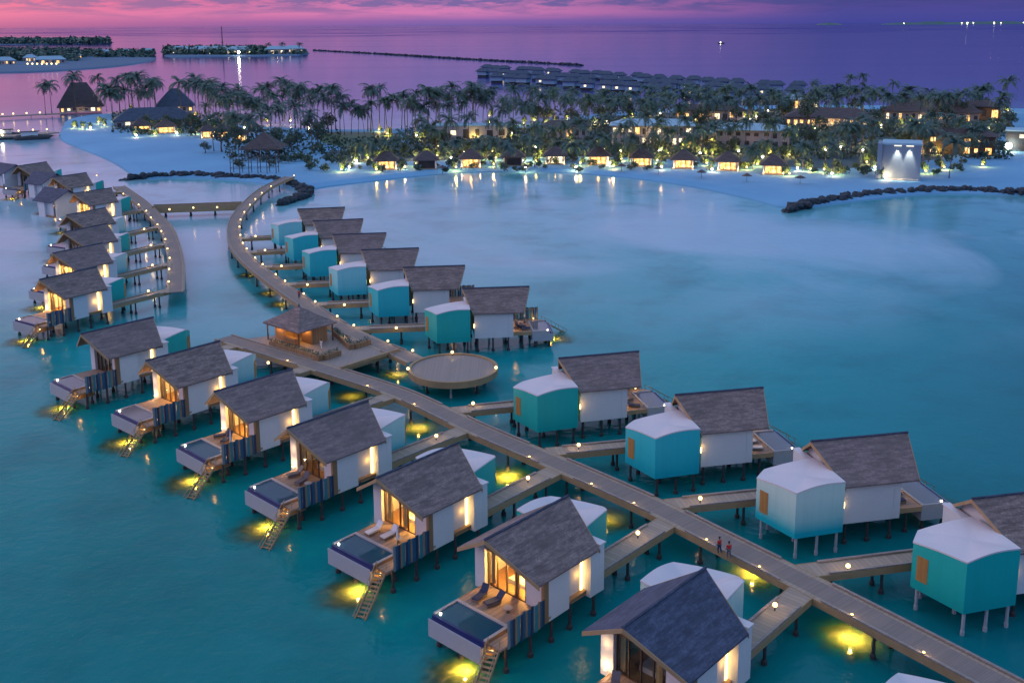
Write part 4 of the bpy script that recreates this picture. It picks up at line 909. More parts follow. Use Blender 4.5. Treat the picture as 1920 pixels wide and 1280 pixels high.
groyne('dark rock breakwater passing under the curved boardwalk at the beach', [(236, 336), (300, 331), (370, 330), (430, 333), (500, 338), (540, 345), (572, 356), (574, 366), (555, 374), (525, 383)], 3.2, None, 1.9)
groyne('thin far breakwater line crossing the pink water', [(590, 95), (700, 101), (800, 107), (900, 113), (1000, 118), (1090, 123)], 7., None, 2., 9.)

# ------------------------------------------------------------------ palms
def palm_meshes():
    rnd = random.Random(3); T = []; C = []
    for k in range(4):
        mb = MB(); lean = rnd.uniform(-.1, .1); pts = []; n = 7
        for i in range(n + 1):
            f = i / n; pts.append((lean * f * f * 1.2, (k - 1.5) * .03 * f * f, f))
        mb.tube(pts, [.018 - .009 * i / n if i else .027 for i in range(n + 1)], 6); T.append((mb.mesh('trunk', 'trunk', True), pts[-1]))
    for k in range(5):
        mb = MB(); nf = 21 + k
        for i in range(nf):
            az = 2 * PI * i / nf + rnd.uniform(-.25, .25); up = rnd.uniform(-.3, 1.35); L = rnd.uniform(2.9, 4.3); d = Vector((math.cos(az), math.sin(az), 0)); sd = Vector((-d.y, d.x, 0))
            prev = Vector((0, 0, 0)); ang = up; P = [prev.copy()]
            for s in range(7): prev = prev + (d * math.cos(ang) + Vector((0, 0, math.sin(ang)))) * (L / 7); ang -= .20 + .035 * s; P.append(prev.copy())
            for s in range(7):
                a, b = P[s], P[s + 1]; wd = (.20, .55, .72, .75, .68, .5, .25)[s]
                for sg in (-1, 1):
                    for h in (0., .5):
                        a2 = a.lerp(b, h); b2 = a.lerp(b, h + .52); tip = a.lerp(b, h + .75) + sd * sg * wd * rnd.uniform(.75, 1.1) - Vector((0, 0, wd * rnd.uniform(.25, .6)))
                        mb.add([a2, b2, tip], [(0, 1, 2)])
        for _ in range(5): mb.ball((rnd.uniform(-.25, .25), rnd.uniform(-.25, .25), -.25), .14, 6)
        C.append(mb.mesh('crown', 'palm'))
    return T, C
PT, PCN = palm_meshes()
PALMS = []
def palm(x, y, h, s=1., lean=0.):
    rnd = random; t, tip = rnd.choice(PT)
    r = empty('palm_tree', (x, y, GZ - .1), rnd.uniform(0, 6.28)); r.rotation_euler[0] = lean
    tr = obj('trunk', t, r); sc = 1.0 + h * .02; tr.scale = (h * .75, h * .75, h)
    c = obj('crown', rnd.choice(PCN), r, (tip[0] * h * .75, tip[1] * h * .75, h)); c.scale = (s, s, s)
    PALMS.append((r, x, y, h)); return r
def zone(n, u0, u1, v0, v1, h0, h1, s=1.25):
    for i in range(n):
        u = u0 + (u1 - u0) * (i + random.random()) / n; v = random.uniform(v0, v1); x, y = at(u, v, GZ); palm(x, y, random.uniform(h0, h1), random.uniform(.8, 1.3) * s * 1.45, random.uniform(-.08, .08))
zone(2, 82, 104, 212, 218, 15, 18, 1.5); zone(3, 118, 190, 205, 212, 19, 22, 1.5)
zone(16, 200, 300, 208, 222, 12, 23, 1.45); zone(6, 340, 400, 212, 228, 16, 22, 1.4)
zone(34, 385, 600, 226, 250, 11, 22, 1.2); zone(9, 400, 590, 255, 290, 11, 15, 1.15)
zone(28, 600, 910, 243, 254, 11, 22, 1.15); zone(14, 760, 1010, 232, 262, 13, 20, 1.15)
zone(30, 915, 1290, 206, 240, 8, 15, 1.2); zone(22, 1000, 1480, 225, 262, 12, 18, 1.15)
zone(24, 1290, 1640, 204, 230, 9, 15, 1.2); zone(22, 1520, 1900, 206, 248, 10, 17, 1.25)
zone(26, 650, 1480, 285, 318, 5, 11, .9); zone(24, 780, 1500, 276, 292, 9, 14, .95); zone(14, 1560, 1880, 272, 300, 8, 14, 1.0); zone(14, 1500, 1840, 285, 335, 8, 15, 1.0)
for u, v, base in ((1590, 142, 215), (1613, 138, 215), (1525, 150, 212), (1668, 150, 222), (1655, 165, 225), (1828, 172, 225), (1780, 175, 225), (712, 160, 246), (690, 165, 247), (820, 170, 250), (1875, 188, 230)):
    x, y = at(u, base, GZ); h = 26
    for k in range(60):
        h = 8 + k * .5
        if proj(x, y, h + GZ)[1] < v + 6: break
    palm(x, y, h, 1.35, 0)

# ------------------------------------------------------------------ broadleaf trees between the palms
def tree_meshes():
    T = []
    for k in range(4):
        rnd = random.Random(40 + k); mb = MB(); br = []
        mb.tube([(0, 0, 0), (.1, .05, 1.2), (.05, -.1, 2.6), (.2, 0, 3.8)], [.26, .2, .15, .08], 6)
        for b in range(6):
            az = b * 1.05 + rnd.uniform(-.3, .3); L = rnd.uniform(1.2, 2.2); e = (math.cos(az) * L, math.sin(az) * L, rnd.uniform(3., 5.2)); mb.tube([(.08, -.03, rnd.uniform(1.6, 3.)), e], [.1, .03], 5); br.append(e)
        tr = mb.mesh('trunk', 'trunk', True); mb = MB()
        for e in br + [(0, 0, 5.4), (.4, .3, 4.6)]:
            R_ = rnd.uniform(.9, 1.5)
            for _ in range(85):
                d = Vector((rnd.gauss(0, 1), rnd.gauss(0, 1), rnd.gauss(0, .8))).normalized(); c = Vector(e) + d * R_ * rnd.uniform(.35, 1.)
                q = Vector((rnd.gauss(0, 1), rnd.gauss(0, 1), rnd.gauss(0, 1))).normalized(); a = q.orthogonal().normalized() * rnd.uniform(.2, .36); g = q.cross(a).normalized() * rnd.uniform(.12, .2); mb.add([c - a, c + g, c + a, c - g], [(0, 1, 2, 3)])
        T.append((tr, mb.mesh('crown', 'shrub')))
    return T
TREES = []; TM = tree_meshes()
def trees(n, u0, u1, v0, v1, s0, s1):
    for i in range(n):
        u = u0 + (u1 - u0) * (i + random.random()) / n; x, y = at(u, random.uniform(v0, v1), GZ); k = random.uniform(s0, s1); a, b = random.choice(TM)
        r = empty('broadleaf_tree', (x, y, GZ - .1), random.uniform(0, 6.28)); r.scale = (k * random.uniform(.9, 1.3), k, k * random.uniform(.85, 1.3)); obj('trunk', a, r); obj('crown', b, r); TREES.append((r, x, y))
trees(26, 640, 1500, 284, 306, .65, 1.1); trees(14, 760, 1560, 252, 284, .8, 1.3); trees(30, 980, 1900, 214, 248, 1.0, 1.8); trees(16, 1500, 1880, 262, 318, .9, 1.5); trees(14, 380, 620, 246, 292, .9, 1.7); trees(8, 225, 380, 226, 250, .9, 1.5)
# ------------------------------------------------------------------ shrubs and undergrowth
def shrub_mesh(seed, n=130):
    rnd = random.Random(seed); mb = MB(); lobes = [(rnd.uniform(-.7, .7), rnd.uniform(-.7, .7), rnd.uniform(.4, 1.1), rnd.uniform(.4, .8)) for _ in range(6)]
    for _ in range(n):
        l = rnd.choice(lobes); d = Vector((rnd.gauss(0, 1), rnd.gauss(0, 1), rnd.gauss(0, 1))).normalized(); c = Vector(l[:3]) + d * l[3] * rnd.uniform(.5, 1)
        if c.z < .05: continue
        q = Vector((rnd.gauss(0, 1), rnd.gauss(0, 1), rnd.gauss(0, 1))).normalized(); e = q.orthogonal().normalized() * rnd.uniform(.18, .32); g = q.cross(e).normalized() * rnd.uniform(.12, .2)
        mb.add([c - e, c + g, c + e, c - g], [(0, 1, 2, 3)])
    return mb.mesh('shrub', 'shrub')
SH = [shrub_mesh(i) for i in range(4)]
SHRUBS = []
def shrubs(n, u0, u1, v0, v1, s0, s1):
    for i in range(n):
        u = u0 + (u1 - u0) * (i + random.random()) / n; x, y = at(u, random.uniform(v0, v1), GZ); o = obj('shrub', random.choice(SH), None, (x, y, GZ - .1), random.uniform(0, 6.28)); k = random.uniform(s0, s1); o.scale = (k, k, k * random.uniform(.8, 1.2)); SHRUBS.append((o, x, y))
shrubs(60, 640, 1500, 300, 324, 1., 1.9); shrubs(26, 430, 640, 262, 322, 1.3, 2.6); shrubs(26, 230, 460, 232, 262, 1.5, 2.6); shrubs(22, 1500, 1850, 290, 334, 1.2, 2.2)
PLANT = [at(u, v, GZ) for u, v in ((600, 296), (640, 306), (760, 303), (900, 298), (1040, 293), (1200, 296), (1340, 304), (1470, 312), (1560, 318), (1640, 312), (1750, 300), (1860, 270), (1900, 240), (1895, 212), (1700, 206), (1500, 203), (1300, 209), (1130, 219), (1050, 236), (900, 245), (770, 252), (770, 266), (700, 282), (620, 282))]
mb = MB(); mb.prism(PLANT[::-1], GZ - .1, GZ + .05); M['soil'] = m_plain('planted_soil', (.05, .10, .12), .9, .15, .5)
tag(obj('planted_ground', mb.mesh('planted_ground', 'soil')), 'dark planted ground behind the beach', 'ground', kind='structure')
def undergrowth():
    mb = MB(); rnd = random.Random(5)
    regs = [(420, 640, 246, 300, 900), (640, 1480, 262, 296, 3600), (760, 1500, 238, 268, 2600), (1000, 1900, 205, 245, 3600), (1480, 1900, 240, 300, 2600), (210, 430, 214, 250, 1500)]
    for u0, u1, v0, v1, n in regs:
        for _ in range(n):
            x, y = at(rnd.uniform(u0, u1), rnd.uniform(v0, v1), GZ); k = rnd.uniform(.3, .9); h = rnd.uniform(0, 1.9)
            for q in range(3):
                d = Vector((rnd.gauss(0, 1), rnd.gauss(0, 1), rnd.gauss(0, .6))).normalized(); e = d * k; g = d.cross(Vector((rnd.gauss(0, 1), rnd.gauss(0, 1), rnd.gauss(0, 1)))).normalized() * k * .7; c = Vector((x, y, GZ + h))
                mb.add([c - e, c + g, c + e, c - g], [(0, 1, 2, 3)])
    tag(obj('undergrowth', mb.mesh('undergrowth', 'shrub')), 'dark low planting between the palms and bungalows', 'undergrowth', kind='stuff')
undergrowth()

# ------------------------------------------------------------------ island buildings
LAND = []     # (image x, image y, short name) landmarks used to describe palms and shrubs
def bungalow(u, v, w, label, short, lit=1, warm='win', d=7., hip=1.9, rot=None):
    x, y = at(u, v, GZ); a = math.atan2(x, y)
    r = empty('beach_bungalow', (x, y, GZ), -a + (rot or 0), label, 'bungalow', 'beach bungalows along the shore'); LAND.append((u, v, short))
    h = 3.1; hw = w / 2
    mb = MB(); mb.box(-hw, .6, 0, hw, d, h); obj('wall', mb.mesh('wall', 'bl_wall'), r)
    mb = MB(); mb.hip(-hw - 1.1, -.9, hw + 1.1, d + 1.0, h + .1, h + hip + 1.4, .15, 0, .18); obj('roof', mb.mesh('roof', 'thatch'), r)
    mb = MB(); mb.box(-hw - .4, -1.6, -.1, hw + .4, .58, .22); obj('terrace', mb.mesh('terrace', 'deck_x'), r)
    for sx in (-1, 1):
        mb = MB(); mb.box(sx * hw - .3 * sx - .22, -.4, .22, sx * hw - .3 * sx + .22, .55, h + .05); obj('pier', mb.mesh('pier', 'white'), r)
    mb = MB(); mb.box(-hw + .8, .52, .3, hw - .8, .6, h - .3); f = obj('window', mb.mesh('window', warm if lit else 'dark'), r)
    mb = MB(); mb.box(-hw + .7, .45, .2, hw - .7, .515, .36); mb.box(-hw + .7, .45, h - .36, hw - .7, .515, h - .2)
    for k in range(4): xx = -hw + .8 + (w - 1.6) * k / 3; mb.box(xx - .06, .44, .25, xx + .06, .52, h - .25)
    obj('frame', mb.mesh('frame', 'frame'), f)
    if lit:
        light('porch_light', 'POINT', (0, -1.1, 2.2), 260 * lit, AMBER, r, .2)
        for sx in (-1, 1): light('wall_washer', 'POINT', (sx * (hw - .3), -.95, .7), 110 * lit, WARM, r, .1)
    return r
bl = [(725, 318, 1.0, 'hipped bungalow with two glowing white piers at the left end of the shore row', 'leftmost shore bungalow'), (800, 317, 0, 'unlit dark bungalow between two glowing ones near the left of the shore', 'unlit bungalow'),
      (883, 314, 1.0, 'bungalow with bright white piers and brownish roof beside yellow lit bushes', 'white pier bungalow'), (962, 311, 0, 'dim bungalow with dark porch right of the yellow lit bushes', 'dim porch bungalow'),
      (1041, 308, .8, 'small bungalow with two white lights and dark peaked roof', 'two light bungalow'), (1122, 309, 1.1, 'small bungalow with one wide pale orange window', 'pale orange window bungalow'), (1203, 312, 1.2, 'bungalow with square orange window in front of the two storey hotel block', 'square orange window bungalow'),
      (1281, 316, 1.5, 'brightest bungalow of the shore row with glowing piers on both sides', 'brightest shore bungalow'), (1365, 320, 1.2, 'bungalow with deep orange front next to a tall lit palm', 'deep orange bungalow'), (1450, 327, 1.1, 'bungalow with white piers at the right end of the shore row', 'rightmost shore bungalow')]
for u, v, lit, lab, sh in bl: bungalow(u, v, 7.2, lab, sh, lit, 'win' if lit != .8 else 'win_w')
for u, v, lit, lab, sh in [(266, 248, 1.4, 'yellow lit bungalow on the left beach below the blue roofed hall', 'yellow lit left bungalow'), (312, 250, 1.2, 'orange lit bungalow between the yellow one and the palms on the left beach', 'orange left bungalow'), (390, 259, 1., 'small lit bungalow under palms above the left beach', 'small lit bungalow under palms'), (418, 258, .8, 'narrow lit bungalow among palms, left of the rope frame', 'narrow lit bungalow'), (450, 266, .9, 'lit bungalow tucked behind the pyramid roofed shelter', 'bungalow behind the shelter')]:
    bungalow(u, v, 8.5 if u < 350 else 6, lab, sh, lit)
def block(name, u, v, w, d, h, label, short, storeys=2, roof='hip', roofm='bl_roof', lit=.5, cat='building', win='win_w', wall='bl_wall', ncol=8, rh=2.4, over=1.2, rot=0.):
    x, y = at(u, v, GZ); a = math.atan2(x, y); r = empty(name, (x, y, GZ), -a + rot, label, cat); LAND.append((u, v - 10, short)); hw = w / 2
    mb = MB(); mb.box(-hw, 0, -.2, hw, d, h); obj('wall', mb.mesh('wall', wall), r)
    mb = MB()
    if roof == 'hip': mb.hip(-hw - over, -over, hw + over, d + over, h + .05, h + rh, max(0., 1 - d / w), 0, .25)
    elif roof == 'flat': mb.box(-hw - .3, -.3, h, hw + .3, d + .3, h + .5)
    obj('roof', mb.mesh('roof', roofm), r)
    rnd = random.Random(int(u)); sh = h / storeys; cnt = 0
    for s in range(storeys):
        for c in range(ncol):
            a0 = rnd.uniform(.16, .3); a1 = rnd.uniform(.62, .84); x0 = -hw + w * (c + a0) / ncol; x1 = -hw + w * (c + a1) / ncol; L = rnd.random() < lit * .8; zl = rnd.choice((.12, .3, .35)); zh = rnd.uniform(.68, .82)
            mb = MB(); mb.box(x0, -.06, s * sh + sh * zl, x1, 0 - .005, s * sh + sh * zh); obj('window', mb.mesh('window', rnd.choice((win, win, 'win', 'win_w')) if L else 'dark'), r); cnt += L
    if cnt: light('facade_light', 'POINT', (0, -3, h * .6), 60 * cnt, WARM, r, .3)
    return r
block('hotel_block', 1222, 273, 34, 12, 8.5, 'two storey hotel block with rows of white lit windows behind the shore bungalows', 'two storey hotel block', 2, lit=.6, ncol=11)
block('hotel_block', 1410, 278, 30, 12, 7.5, 'two storey hotel block with mostly dark windows and a broad pale roof', 'mostly dark hotel block', 2, lit=.2, ncol=8, win='win')
block('hotel_block', 885, 262, 32, 12, 6., 'low building with wide flat pale blue roof behind the left shore bungalows', 'wide pale roofed building', 1, 'flat', lit=.2, ncol=6)
block('hotel_block', 1340, 268, 12, 8, 4., 'small pale blue annex between the two hotel blocks', 'small pale annex', 1, 'flat', lit=0, ncol=3)
block('dining_hall', 1555, 238, 42, 18, 4.5, 'long open dining hall with a continuous glowing warm front', 'glowing dining hall', 1, lit=1., ncol=14, win='win', roofm='thatch', rh=4.5)
block('dining_hall', 1745, 228, 46, 22, 5., 'wide thatched hall with orange strip of light under its low roof, far right', 'wide thatched hall', 1, lit=.9, ncol=14, win='win', roofm='thatch', rh=6.5)
block('dining_hall', 1835, 225, 20, 12, 7., 'yellow lit pavilion right of the wide thatched hall', 'yellow lit hall', 1, lit=.9, ncol=4, win='win', roofm='thatch', rh=3, wall='timber')
block('hotel_block', 1330, 225, 36, 12, 5., 'orange lit low building behind the hotel blocks', 'orange lit rear building', 1, lit=.8, ncol=9, win='win', roofm='thatch', rh=3)
block('hotel_block', 1500, 205, 22, 10, 6., 'pale gabled building with white lights at the far shore', 'pale far shore building', 1, lit=.6, ncol=6)
block('hotel_block', 1790, 290, 28, 10, 7.5, 'balconied building with orange lit rooms right of the white tower', 'balconied building', 2, 'hip', lit=.6, roofm='thatch', rh=2.5, ncol=7, win='win', wall='frame')
block('hotel_block', 1925, 285, 16, 12, 8., 'dark flat roofed block at the right picture edge above a floodlight', 'dark right edge block', 2, 'flat', lit=.15, ncol=4, win='win', wall='rock')
block('hotel_block', 1060, 262, 20, 10, 6., 'partly hidden building with warm lights among palms left of the hotel block', 'partly hidden building', 1, lit=.4, ncol=6, win='win', roofm='thatch')
block('long_hall', 290, 238, 38, 16, 3.6, 'long blue roofed hall above the left beach', 'long blue roofed hall', 1, lit=.15, ncol=9, win='win', roofm='blue_roof', rh=6.)
block('thatched_hall', 330, 213, 20, 16, 4.5, 'bluish hip roofed hall with warm lit front behind the left beach', 'bluish hip roofed hall', 1, lit=.7, ncol=6, win='win', roofm='blue_roof', rh=10)
r = block('thatched_hall', 152, 210, 24, 16, 3., 'tall steep thatched hall glowing at its right end, far left', 'steep thatched hall', 1, lit=.5, ncol=7, win='win', roofm='thatch', rh=14.5, over=1.5)
light('hall_light', 'POINT', (17, -2, 3), 900, (1, .6, .1), r, .4)
# white mural tower with two uplights
x, y = at(1688, 338, GZ); r = empty('white_tower', (x, y, GZ), -math.atan2(x, y), 'white box shaped building with two bright uplit panels by the right breakwater', 'building'); LAND.append((1688, 320, 'white uplit building')); r.scale = (.88, .88, .92)
mb = MB(); mb.box(-6.8, 0, -.2, 6.6, 12, 12.6); obj('wall', mb.mesh('wall', 'tower'), r)
mb = MB(); mb.box(-7.1, -.5, 12.6, 6.9, 12.3, 13.3); obj('roof', mb.mesh('roof', 'bl_roof'), r)
mb = MB(); mb.box(-8.6, -1.4, -.2, -6.9, 10, 13.0); obj('fin', mb.mesh('fin', 'tower'), r)
mb = MB(); mb.box(-5.6, -1.3, -.1, 6.2, -.02, .5); obj('terrace', mb.mesh('terrace', 'coping'), r)
for xx, ln in ((-1.6, 9.5), (2.6, 9.0)):
    mb = MB(); mb.box(xx - 1.3, -.5, 12.2, xx + 1.3, -.1, 12.5); obj('light_trough', mb.mesh('light_trough', 'winglow'), r)
    light('uplight', 'SPOT', (xx, -1.1, 12.4), 6500, (1, .85, .62), r, .3, 50, (math.radians(8), 0, 0), .6)
light('uplight', 'POINT', (0, -1.8, 1.), 70, WARM, r, .2)
# pyramid shelter by the beach and rope frame
x, y = at(497, 296, GZ); r = empty('beach_shelter', (x, y, GZ), 0, 'grey pyramid roofed shelter on posts where the curved boardwalk meets the beach', 'shelter'); LAND.append((497, 290, 'pyramid roofed shelter'))
mb = MB(); mb.hip(-8, -7, 8, 7, 4.2, 10.5, .0, 0, .25, .05); obj('roof', mb.mesh('roof', 'thatch'), r)
for xx in (-6.5, 0, 6.5):
    for yy in (-5.5, 5.5): mb = MB(); mb.tube([(xx, yy, -.2), (xx, yy, 4.4)], [.18, .16], 6); obj('post', mb.mesh('post', 'frame'), r)
x, y = at(470, 326, GZ); r = empty('rope_frame', (x, y, GZ), 0, 'tall dark post and rope climbing frame at the foot of the curved boardwalk', 'climbing frame')
for i in range(6):
    for j in (0, 1): mb = MB(); mb.tube([(i * 3.2 - 7, j * 4, -.3), (i * 3.2 - 7, j * 4, 9)], [.14, .12], 6); obj('post', mb.mesh('post', 'dark'), r)
mb = MB()
for z in (2, 4, 6, 8.4):
    for j in (0, 1): mb.tube([(-7, j * 4, z), (9, j * 4, z)], [.06, .06], 5)
    for i in range(6): mb.tube([(i * 3.2 - 7, 0, z), (i * 3.2 - 7, 4, z)], [.06, .06], 5)
obj('ropes', mb.mesh('ropes', 'dark'), r)
# floodlight at the right
x, y = at(1890, 284, GZ); r = empty('floodlight', (x, y, GZ), 0, 'very bright white floodlight on the sand at the right picture edge', 'floodlight')
mb = MB(); mb.tube([(0, 0, 0), (0, 0, 1.5)], [.1, .1], 6); obj('post', mb.mesh('post', 'dark'), r); mb = MB(); mb.ball((0, 0, 2.2), 1.3, 12); obj('globe', mb.mesh('globe', 'bulb_w'), r); light('flood', 'POINT', (0, -1.6, 2.8), 2600, (1, .85, .62), r, .5)
# garden lamps: small uplights along the shore row
GARD = [(668, 306), (690, 300), (706, 322), (760, 318), (780, 312), (855, 318), (846, 300), (930, 300), (926, 312), (985, 318), (1005, 306), (1088, 310), (1080, 318), (1150, 316), (1165, 302), (1240, 318), (1232, 305), (1325, 310), (1335, 322), (1400, 318), (1420, 312), (1495, 320), (1480, 330), (1545, 322), (1560, 330), (1570, 316), (1625, 308), (1640, 318), (1735, 325), (1770, 318), (1660, 338), (1845, 250), (1820, 240), (1765, 262),
        (790, 262), (822, 262), (1065, 235), (1040, 232), (640, 322), (655, 318), (140, 240), (155, 242), (170, 243), (196, 238), (185, 232), (1440, 210), (1395, 222), (1470, 214), (1570, 226), (1620, 230), (1690, 238)]
rg = random.Random(21)
for a_, b_, c_, d_, n_ in ((660, 1490, 286, 312, 26), (780, 1500, 250, 282, 16), (1000, 1900, 210, 246, 26), (1500, 1860, 270, 330, 12), (200, 460, 226, 262, 8)):
    for k_ in range(n_): GARD.append((a_ + (b_ - a_) * (k_ + rg.random()) / n_, rg.uniform(c_, d_)))
for r_, x_, y_, h_ in rg.sample([p_ for p_ in PALMS if p_[2] < 640], 64):
    GARD.append(proj(x_ + rg.uniform(-.6, .6), y_ - 1.6, GZ))
for i, (u, v) in enumerate(GARD):
    x, y = at(u, v, GZ); near = min(LAND, key=lambda L: (L[0] - u) ** 2 + 4 * (L[1] - v) ** 2)[2]
    r = empty('garden_lamp', (x, y, GZ), 0, None); LAMPS = globals().setdefault('GL_', {}); LAMPS.setdefault(near, []).append((u, r))
    obj('post', LPOST, r); g = obj('globe', LGLOBE, r, mat='bulb_w' if i % 3 == 0 else None); g.scale = (1.9,) * 3
    q_ = obj('shrub', random.choice(SH), None, (x + random.uniform(-1, 1), y + 1.6, GZ - .1), random.uniform(0, 6.28)); k_ = random.uniform(1.1, 1.9); q_.scale = (k_ * .8, k_ * .8, k_ * random.uniform(1.1, 1.8)); SHRUBS.append((q_, x, y + 1.6))
    light('garden_light', 'POINT', (0, -.5, 1.3), 1150, (1, .66, .12) if i % 3 else WARM, r, .3)
def name_by_landmark(groups, noun, cat, group, fmt):
    for near, items in groups.items():
        items.sort(key=lambda q: q[0])
        for k, (u, o) in enumerate(items):
            where = 'the only one' if len(items) == 1 else ('%s from the left of %d' % (ORD[k], len(items)) if k < len(ORD) else 'number %d from the left' % (k + 1))
            tag(o, fmt(o, noun, near, where), cat, group)
name_by_landmark(GL_, 'garden lamp', 'lamp', 'garden lamps on the island', lambda o, n, near, w: 'glowing %s near the %s, %s' % (n, near, w))
pg = {}
for r, x, y, h in PALMS:
    u, v = proj(x, y, GZ); near = min(LAND, key=lambda L: (L[0] - u) ** 2 + 4 * (L[1] - v) ** 2)[2]; r['h_'] = h; pg.setdefault(near, []).append((u, r))
name_by_landmark(pg, 'coconut palm', 'palm tree', 'palms on the resort island', lambda o, n, near, w: '%s %s near the %s, %s' % ('tall' if o['h_'] > 16 else ('short' if o['h_'] < 10.5 else 'medium'), n, near, w))
for r, *_ in PALMS: del r['h_']
tg = {}
for o, x, y in TREES:
    u, v = proj(x, y, GZ); near = min(LAND, key=lambda L: (L[0] - u) ** 2 + 4 * (L[1] - v) ** 2)[2]; tg.setdefault(near, []).append((u, o))
name_by_landmark(tg, 'leafy tree', 'tree', 'leafy trees on the resort island', lambda o, n, near, w: 'dark %s near the %s, %s' % (n, near, w))
sg = {}
for o, x, y in SHRUBS:
    u, v = proj(x, y, GZ); near = min(LAND, key=lambda L: (L[0] - u) ** 2 + 4 * (L[1] - v) ** 2)[2]; sg.setdefault(near, []).append((u, o))
name_by_landmark(sg, 'leafy shrub', 'shrub', 'shrubs on the resort island', lambda o, n, near, w: 'low %s near the %s, %s' % (n, near, w))
# parasols on the beach
for i, (u, v) in enumerate([(830, 325), (985, 323), (1165, 322), (1235, 327), (1315, 334), (1400, 341), (1500, 345)]):
    x, y = at(u, v, GZ); r = empty('beach_parasol', (x, y, GZ), 0, 'dark thatched parasol on the sand, %s from the left' % ORD[i], 'parasol', 'parasols on the beach')
    mb = MB(); mb.tube([(0, 0, -.2), (0, 0, 2.4)], [.07, .06], 6); obj('pole', mb.mesh('pole', 'dark'), r)
    mb = MB(); mb.tube([(0, 0, 2.0), (0, 0, 2.9)], [1.8, .06], 10); obj('canopy', mb.mesh('canopy', 'thatch'), r)

# ------------------------------------------------------------------ far overwater villas beyond the palms
mb = MB(); mb.box(-5, -5, 2, 5, 5, 6); FW = mb.mesh('wall', 'bl_roof'); mb = MB(); mb.hip(-6.8, -6.5, 6.8, 6.5, 6, 9, .5, 0, .3); FR = mb.mesh('roof', 'blue_roof')
mb = MB(); mb.box(-2, -5.1, 3, 0, -5.01, 4.5); FWIN = mb.mesh('window', 'win_w'); mb = MB(); mb.box(-4.5, -4.5, -.5, 4.5, 4.5, 2); FB = mb.mesh('base', 'pile')
rows = [((918, 133), (1490, 170), 24, 'back'), ((905, 141), (1480, 180), 22, 'middle'), ((940, 152), (1440, 188), 18, 'front')]
for a, b, n, nm in rows:
    A, B = at(*a, 2), at(*b, 2)
    for i in range(n):
        f = i / (n - 1); x, y = A[0] + (B[0] - A[0]) * f + random.uniform(-5, 5), A[1] + (B[1] - A[1]) * f + random.uniform(-9, 9)
        r = empty('distant_villa', (x, y, 0), math.radians(random.uniform(-8, 8)) - .3, 'tiny dark roofed villa on the far water, %s of the %s row from the left' % (ORD[i], nm), 'villa', 'distant villas beyond the palms')
        obj('wall', FW, r); obj('roof', FR, r); obj('base', FB, r)
        if random.random() < .25: obj('window', FWIN, r)
# ------------------------------------------------------------------ far islands
FARZ = 1.6
land('left_island', 'low dark wooded island with pale shore at the upper left', [(-60, 137), (40, 137), (120, 133), (220, 126), (285, 117), (300, 108), (250, 103), (120, 97), (-60, 97)], FARZ, 8., mat='far_sand', cat='island')
land('islet', 'small resort islet below the horizon', [(300, 106), (330, 109), (420, 106), (520, 106), (578, 103), (585, 100), (560, 97), (440, 96), (320, 99)], FARZ, 8., mat='far_sand', cat='islet')
land('left_far_spit', 'long dark spit of land near the horizon at far left', [(-60, 84), (80, 84), (215, 81), (215, 79), (60, 78), (-60, 77)], FARZ, 8., mat='far_sand', cat='spit')
def woods(name, label, regs, seed):
    mb = MB(); rnd = random.Random(seed)
    for u0, u1, v0, v1, hm, n in regs:
        for _ in range(n):
            x, y = at(rnd.uniform(u0, u1), rnd.uniform(v0, v1), FARZ); k = rnd.uniform(1.5, 4.5) * y / 1500; c0 = rnd.uniform(.1, 1) * hm
            for q in range(2):
                d = Vector((rnd.gauss(0, 1), rnd.gauss(0, 1), rnd.gauss(0, .5))).normalized(); e = d * k; g = d.cross(Vector((rnd.gauss(0, 1), rnd.gauss(0, 1), rnd.gauss(0, 1)))).normalized() * k * .6; c = Vector((x, y, FARZ + c0 * (1 - .4 * q)))
                mb.add([c - e, c + g, c + e, c - g], [(0, 1, 2, 3)])
    tag(obj(name, mb.mesh(name, 'palm')), label, 'woodland', kind='stuff')
woods('left_woodland', 'dark trees covering the far left island', [(-40, 150, 101, 115, 13, 1800), (120, 290, 100, 108, 9, 1000)], 1)
woods('islet_woodland', 'dark trees along the resort islet', [(306, 500, 97.5, 103, 13, 1500), (500, 575, 98, 102, 6, 250)], 2)
woods('spit_woodland', 'dark trees along the far left spit', [(-40, 208, 79, 83, 16, 1500)], 3)
for i, (u, v, w, lab) in enumerate([(10, 122, 26, 'yellow lit building at the left picture edge on the far island'), (58, 116, 20, 'small lit building in the trees of the far left island'), (95, 120, 40, 'broad pale roofed building on the far left island shore'), (142, 111, 18, 'yellow lit cabin in the middle of the far left island'), (196, 105, 26, 'white lit building near the tip of the far left island'), (237, 103, 18, 'lone lit house at the tip of the far left island'), (280, 102, 22, 'white lit house between far left island and islet')]):
    block('distant_building', u, v, w, 14, 6, lab, 'x', 1, lit=.7, ncol=6, win='win_w' if i > 3 else 'win', rh=5); LAND.pop()
for i, (u, v, w, lab) in enumerate([(342, 102, 40, 'leftmost lit house on the resort islet'), (380, 102, 40, 'second lit house on the resort islet'), (412, 102, 40, 'warm lit house below the mast on the resort islet'), (449, 103, 44, 'brightest white lit house on the resort islet'), (520, 102, 44, 'low yellow lit house near the tip of the resort islet'), (550, 101, 40, 'white lit house at the tip of the resort islet')]):
    block('distant_building', u, v, w, 20, 9, lab, 'x', 1, lit=.8, ncol=5, win='win_w', rh=6); LAND.pop()
x, y = at(449, 103.5, 2); light('islet_floodlight', 'POINT', (x, y - 6, 7), 25000, (1, .92, .85), None, 2.)
mb = MB(); mb.ball((x, y - 4, 7), 2.4, 10); tag(obj('floodlight', mb.mesh('floodlight', 'bulb_w')), 'dazzling white floodlight on the resort islet shore', 'floodlight')
